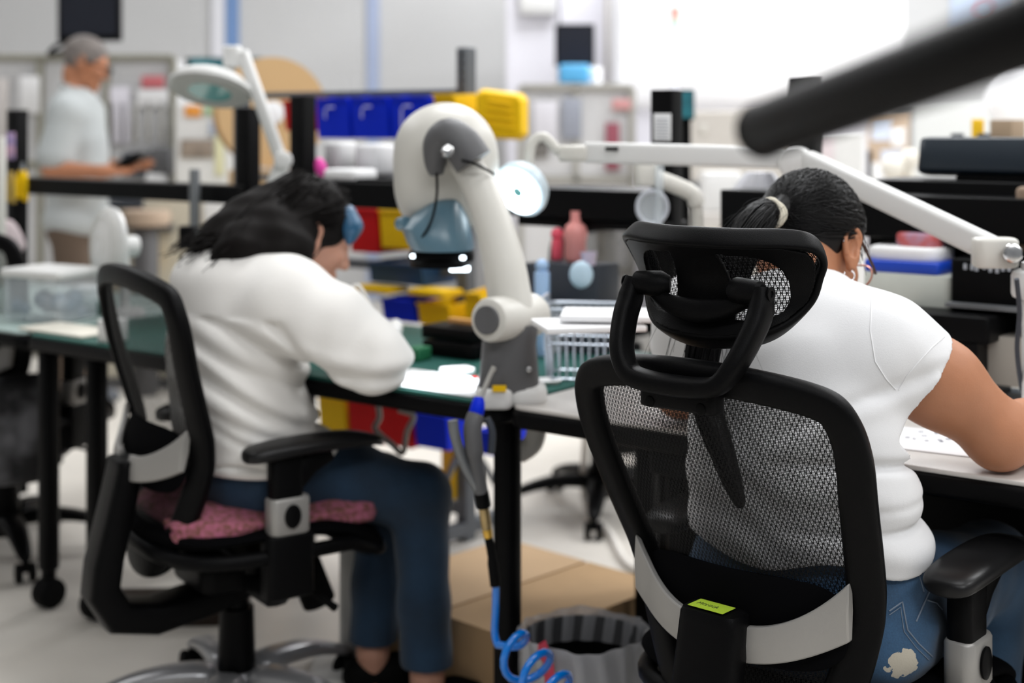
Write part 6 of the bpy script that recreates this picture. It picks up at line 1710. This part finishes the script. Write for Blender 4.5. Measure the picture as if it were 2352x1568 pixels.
MB().rod(rx @ Vector((0, 0, .060)), rx @ Vector((0, 0, .072)), .045).build('hub_label', m_paper, RL)
rc = RL.location; BXR = one('carton', 'tall tan carton supporting the cardboard reel', 'carton', MB().b2((-.15, -.12, 0), (.17, .12, rc.z - .225)), mat('carton_tan', (.50, .34, .18), rough=.9), (rc.x, rc.y, 0), .1)
# right-hand far wall things
C7 = cabinet('pale grey far cabinet right of the white housing', 2095, 2420, 230, 700, 8.6, .5, mat('pale_grey_cab', (.55, .56, .55), rough=.6), frame=False)
ps = one('poster', 'bluish poster with a red ring high on the far wall at the top right', 'poster', MB().rbox((0, 0, 0), (.50, .01, .40), r=.003), mat('pale_blue_poster', (.46, .54, .68), rough=.7), tuple(at(2262, 10, 10.48)))
q = MB(); q.tube([(.0 + .075 * math.cos(a), -.008, -.06 + .075 * math.sin(a)) for a in [2 * PI * k / 32 for k in range(32)]], .008, n=6, loop=True, caps=False); q.build('red_ring', mat('poster_red', (.6, .12, .12), rough=.7), ps)
wd = one('round_hood', 'large round white hood at the right edge below the boom arm', 'lamp', MB().ell((0, 0, 0), (.16, .12, .17)).rod((0, 0, .1), (0, 0, .25), .03), m_bright, tuple(at(2335, 222, 7.2)));  # round white machine hood, hung on a rod
o = MB().rod((0, 0, .2), (0, 0, 4 - wd.location.z), .012).build('hanging_rod', m_white, wd)
NB = thing('notice_board', 'tan notice board with pinned white sheets beyond the near head', 'notice board', tuple(at(2040, 340, 7.4)))
w_ = S(95, 7.4); h_ = S(175, 7.4)
MB().rbox((0, 0, 0), (w_, .02, h_), r=.005).build('board', mat('board_tan', (.50, .38, .28), rough=.8), NB)
for i, (x, z, ww, hh_) in enumerate(((-.04, .10, .10, .12), (.05, .06, .07, .10), (.02, -.06, .12, .10), (-.06, -.12, .08, .09))): MB().box((x, -.012, z), (ww, .003, hh_)).build('pinned_sheet', m_paper if i % 2 else mat('bluish_sheet', (.62, .68, .80), rough=.8), NB)
MB().b2((-.02, .0, -NB.location.z), (.02, .03, -h_ / 2)).build('board_post', m_alu, NB)
C8 = cabinet('white far panel unit left of the notice board', 1880, 1990, 300, 640, 7.0, .3, m_white, frame=False)
stick(C8, 'poster_sheet', 1880, 1915, 310, 400, 7.0, mat('faint_red_sheet', (.66, .58, .60), rough=.8), yoff=-.004)
one('stick', 'thin black rod standing beyond the near head, left of the notice board', 'rod', MB().rod((0, 0, 0), (0, 0, at(0, 345, 6.0).z), .010), m_blackm, (at(1997, 0, 6.0).x, 6.0, 0))
rs = random.Random(9)
for i, (px, py, s_, lb) in enumerate(((2052, 385, .055, 'round white lamp globe beyond the bench, below the notice board'), (2090, 365, .045, 'smaller white globe right of the round one beyond the bench'))):
    p = at(px, py, 6.4); one('globe', lb, 'globe', MB().ell((0, 0, 0), s_).rod((0, 0, -p.z), (0, 0, -s_ * .9), .02), mat('cream_globe', (.70, .67, .60), rough=.5), tuple(p))
WR = thing('work_table', 'far pale work table behind the right rail', 'table', (at(1750, 0, 5.9).x, 5.9, 0))
MB().b2((-.7, -.3, .90), (1.0, .3, .94)).build('table_top', m_lam, WR)
for x in (-.65, .95):
    for y in (-.26, .26): MB().b2((x - .02, y - .02, 0), (x + .02, y + .02, .90)).build('leg', m_alu, WR)
for i, (px, w_, h_, mm, lb) in enumerate(((1655, .16, .16, m_white, 'white carton on the far pale table, right of the cream lamp arm'), (1700, .10, .12, m_lilac, 'lilac bag on the far pale table behind the ponytail'))):
    one('carton' if i == 0 else 'bag', lb, ('carton', 'bag')[i], MB().rbox((0, 0, h_ / 2), (w_, .14, h_), r=.02), mm, (at(px, 0, 5.8).x, 5.8, .94))
WG = thing('white_gown', 'white draped cloth hanging behind the ponytail on the right upright', 'cloth', tuple(bp(1745, 395, .82)))
R_ = []
for z, wd_ in ((.0, .03), (-.04, .06), (-.10, .075), (-.2, .085)):
    R_.append([Vector((math.cos(a) * wd_ * (1 + .12 * math.sin(5 * a)), math.sin(a) * .03 * (1 + .3 * math.sin(6 * a)), z)) for a in [2 * PI * q / 36 for q in range(36)]])
MB().loft(R_).build('cloth', mat('white_cloth', (.75, .75, .80), rough=.9), WG)
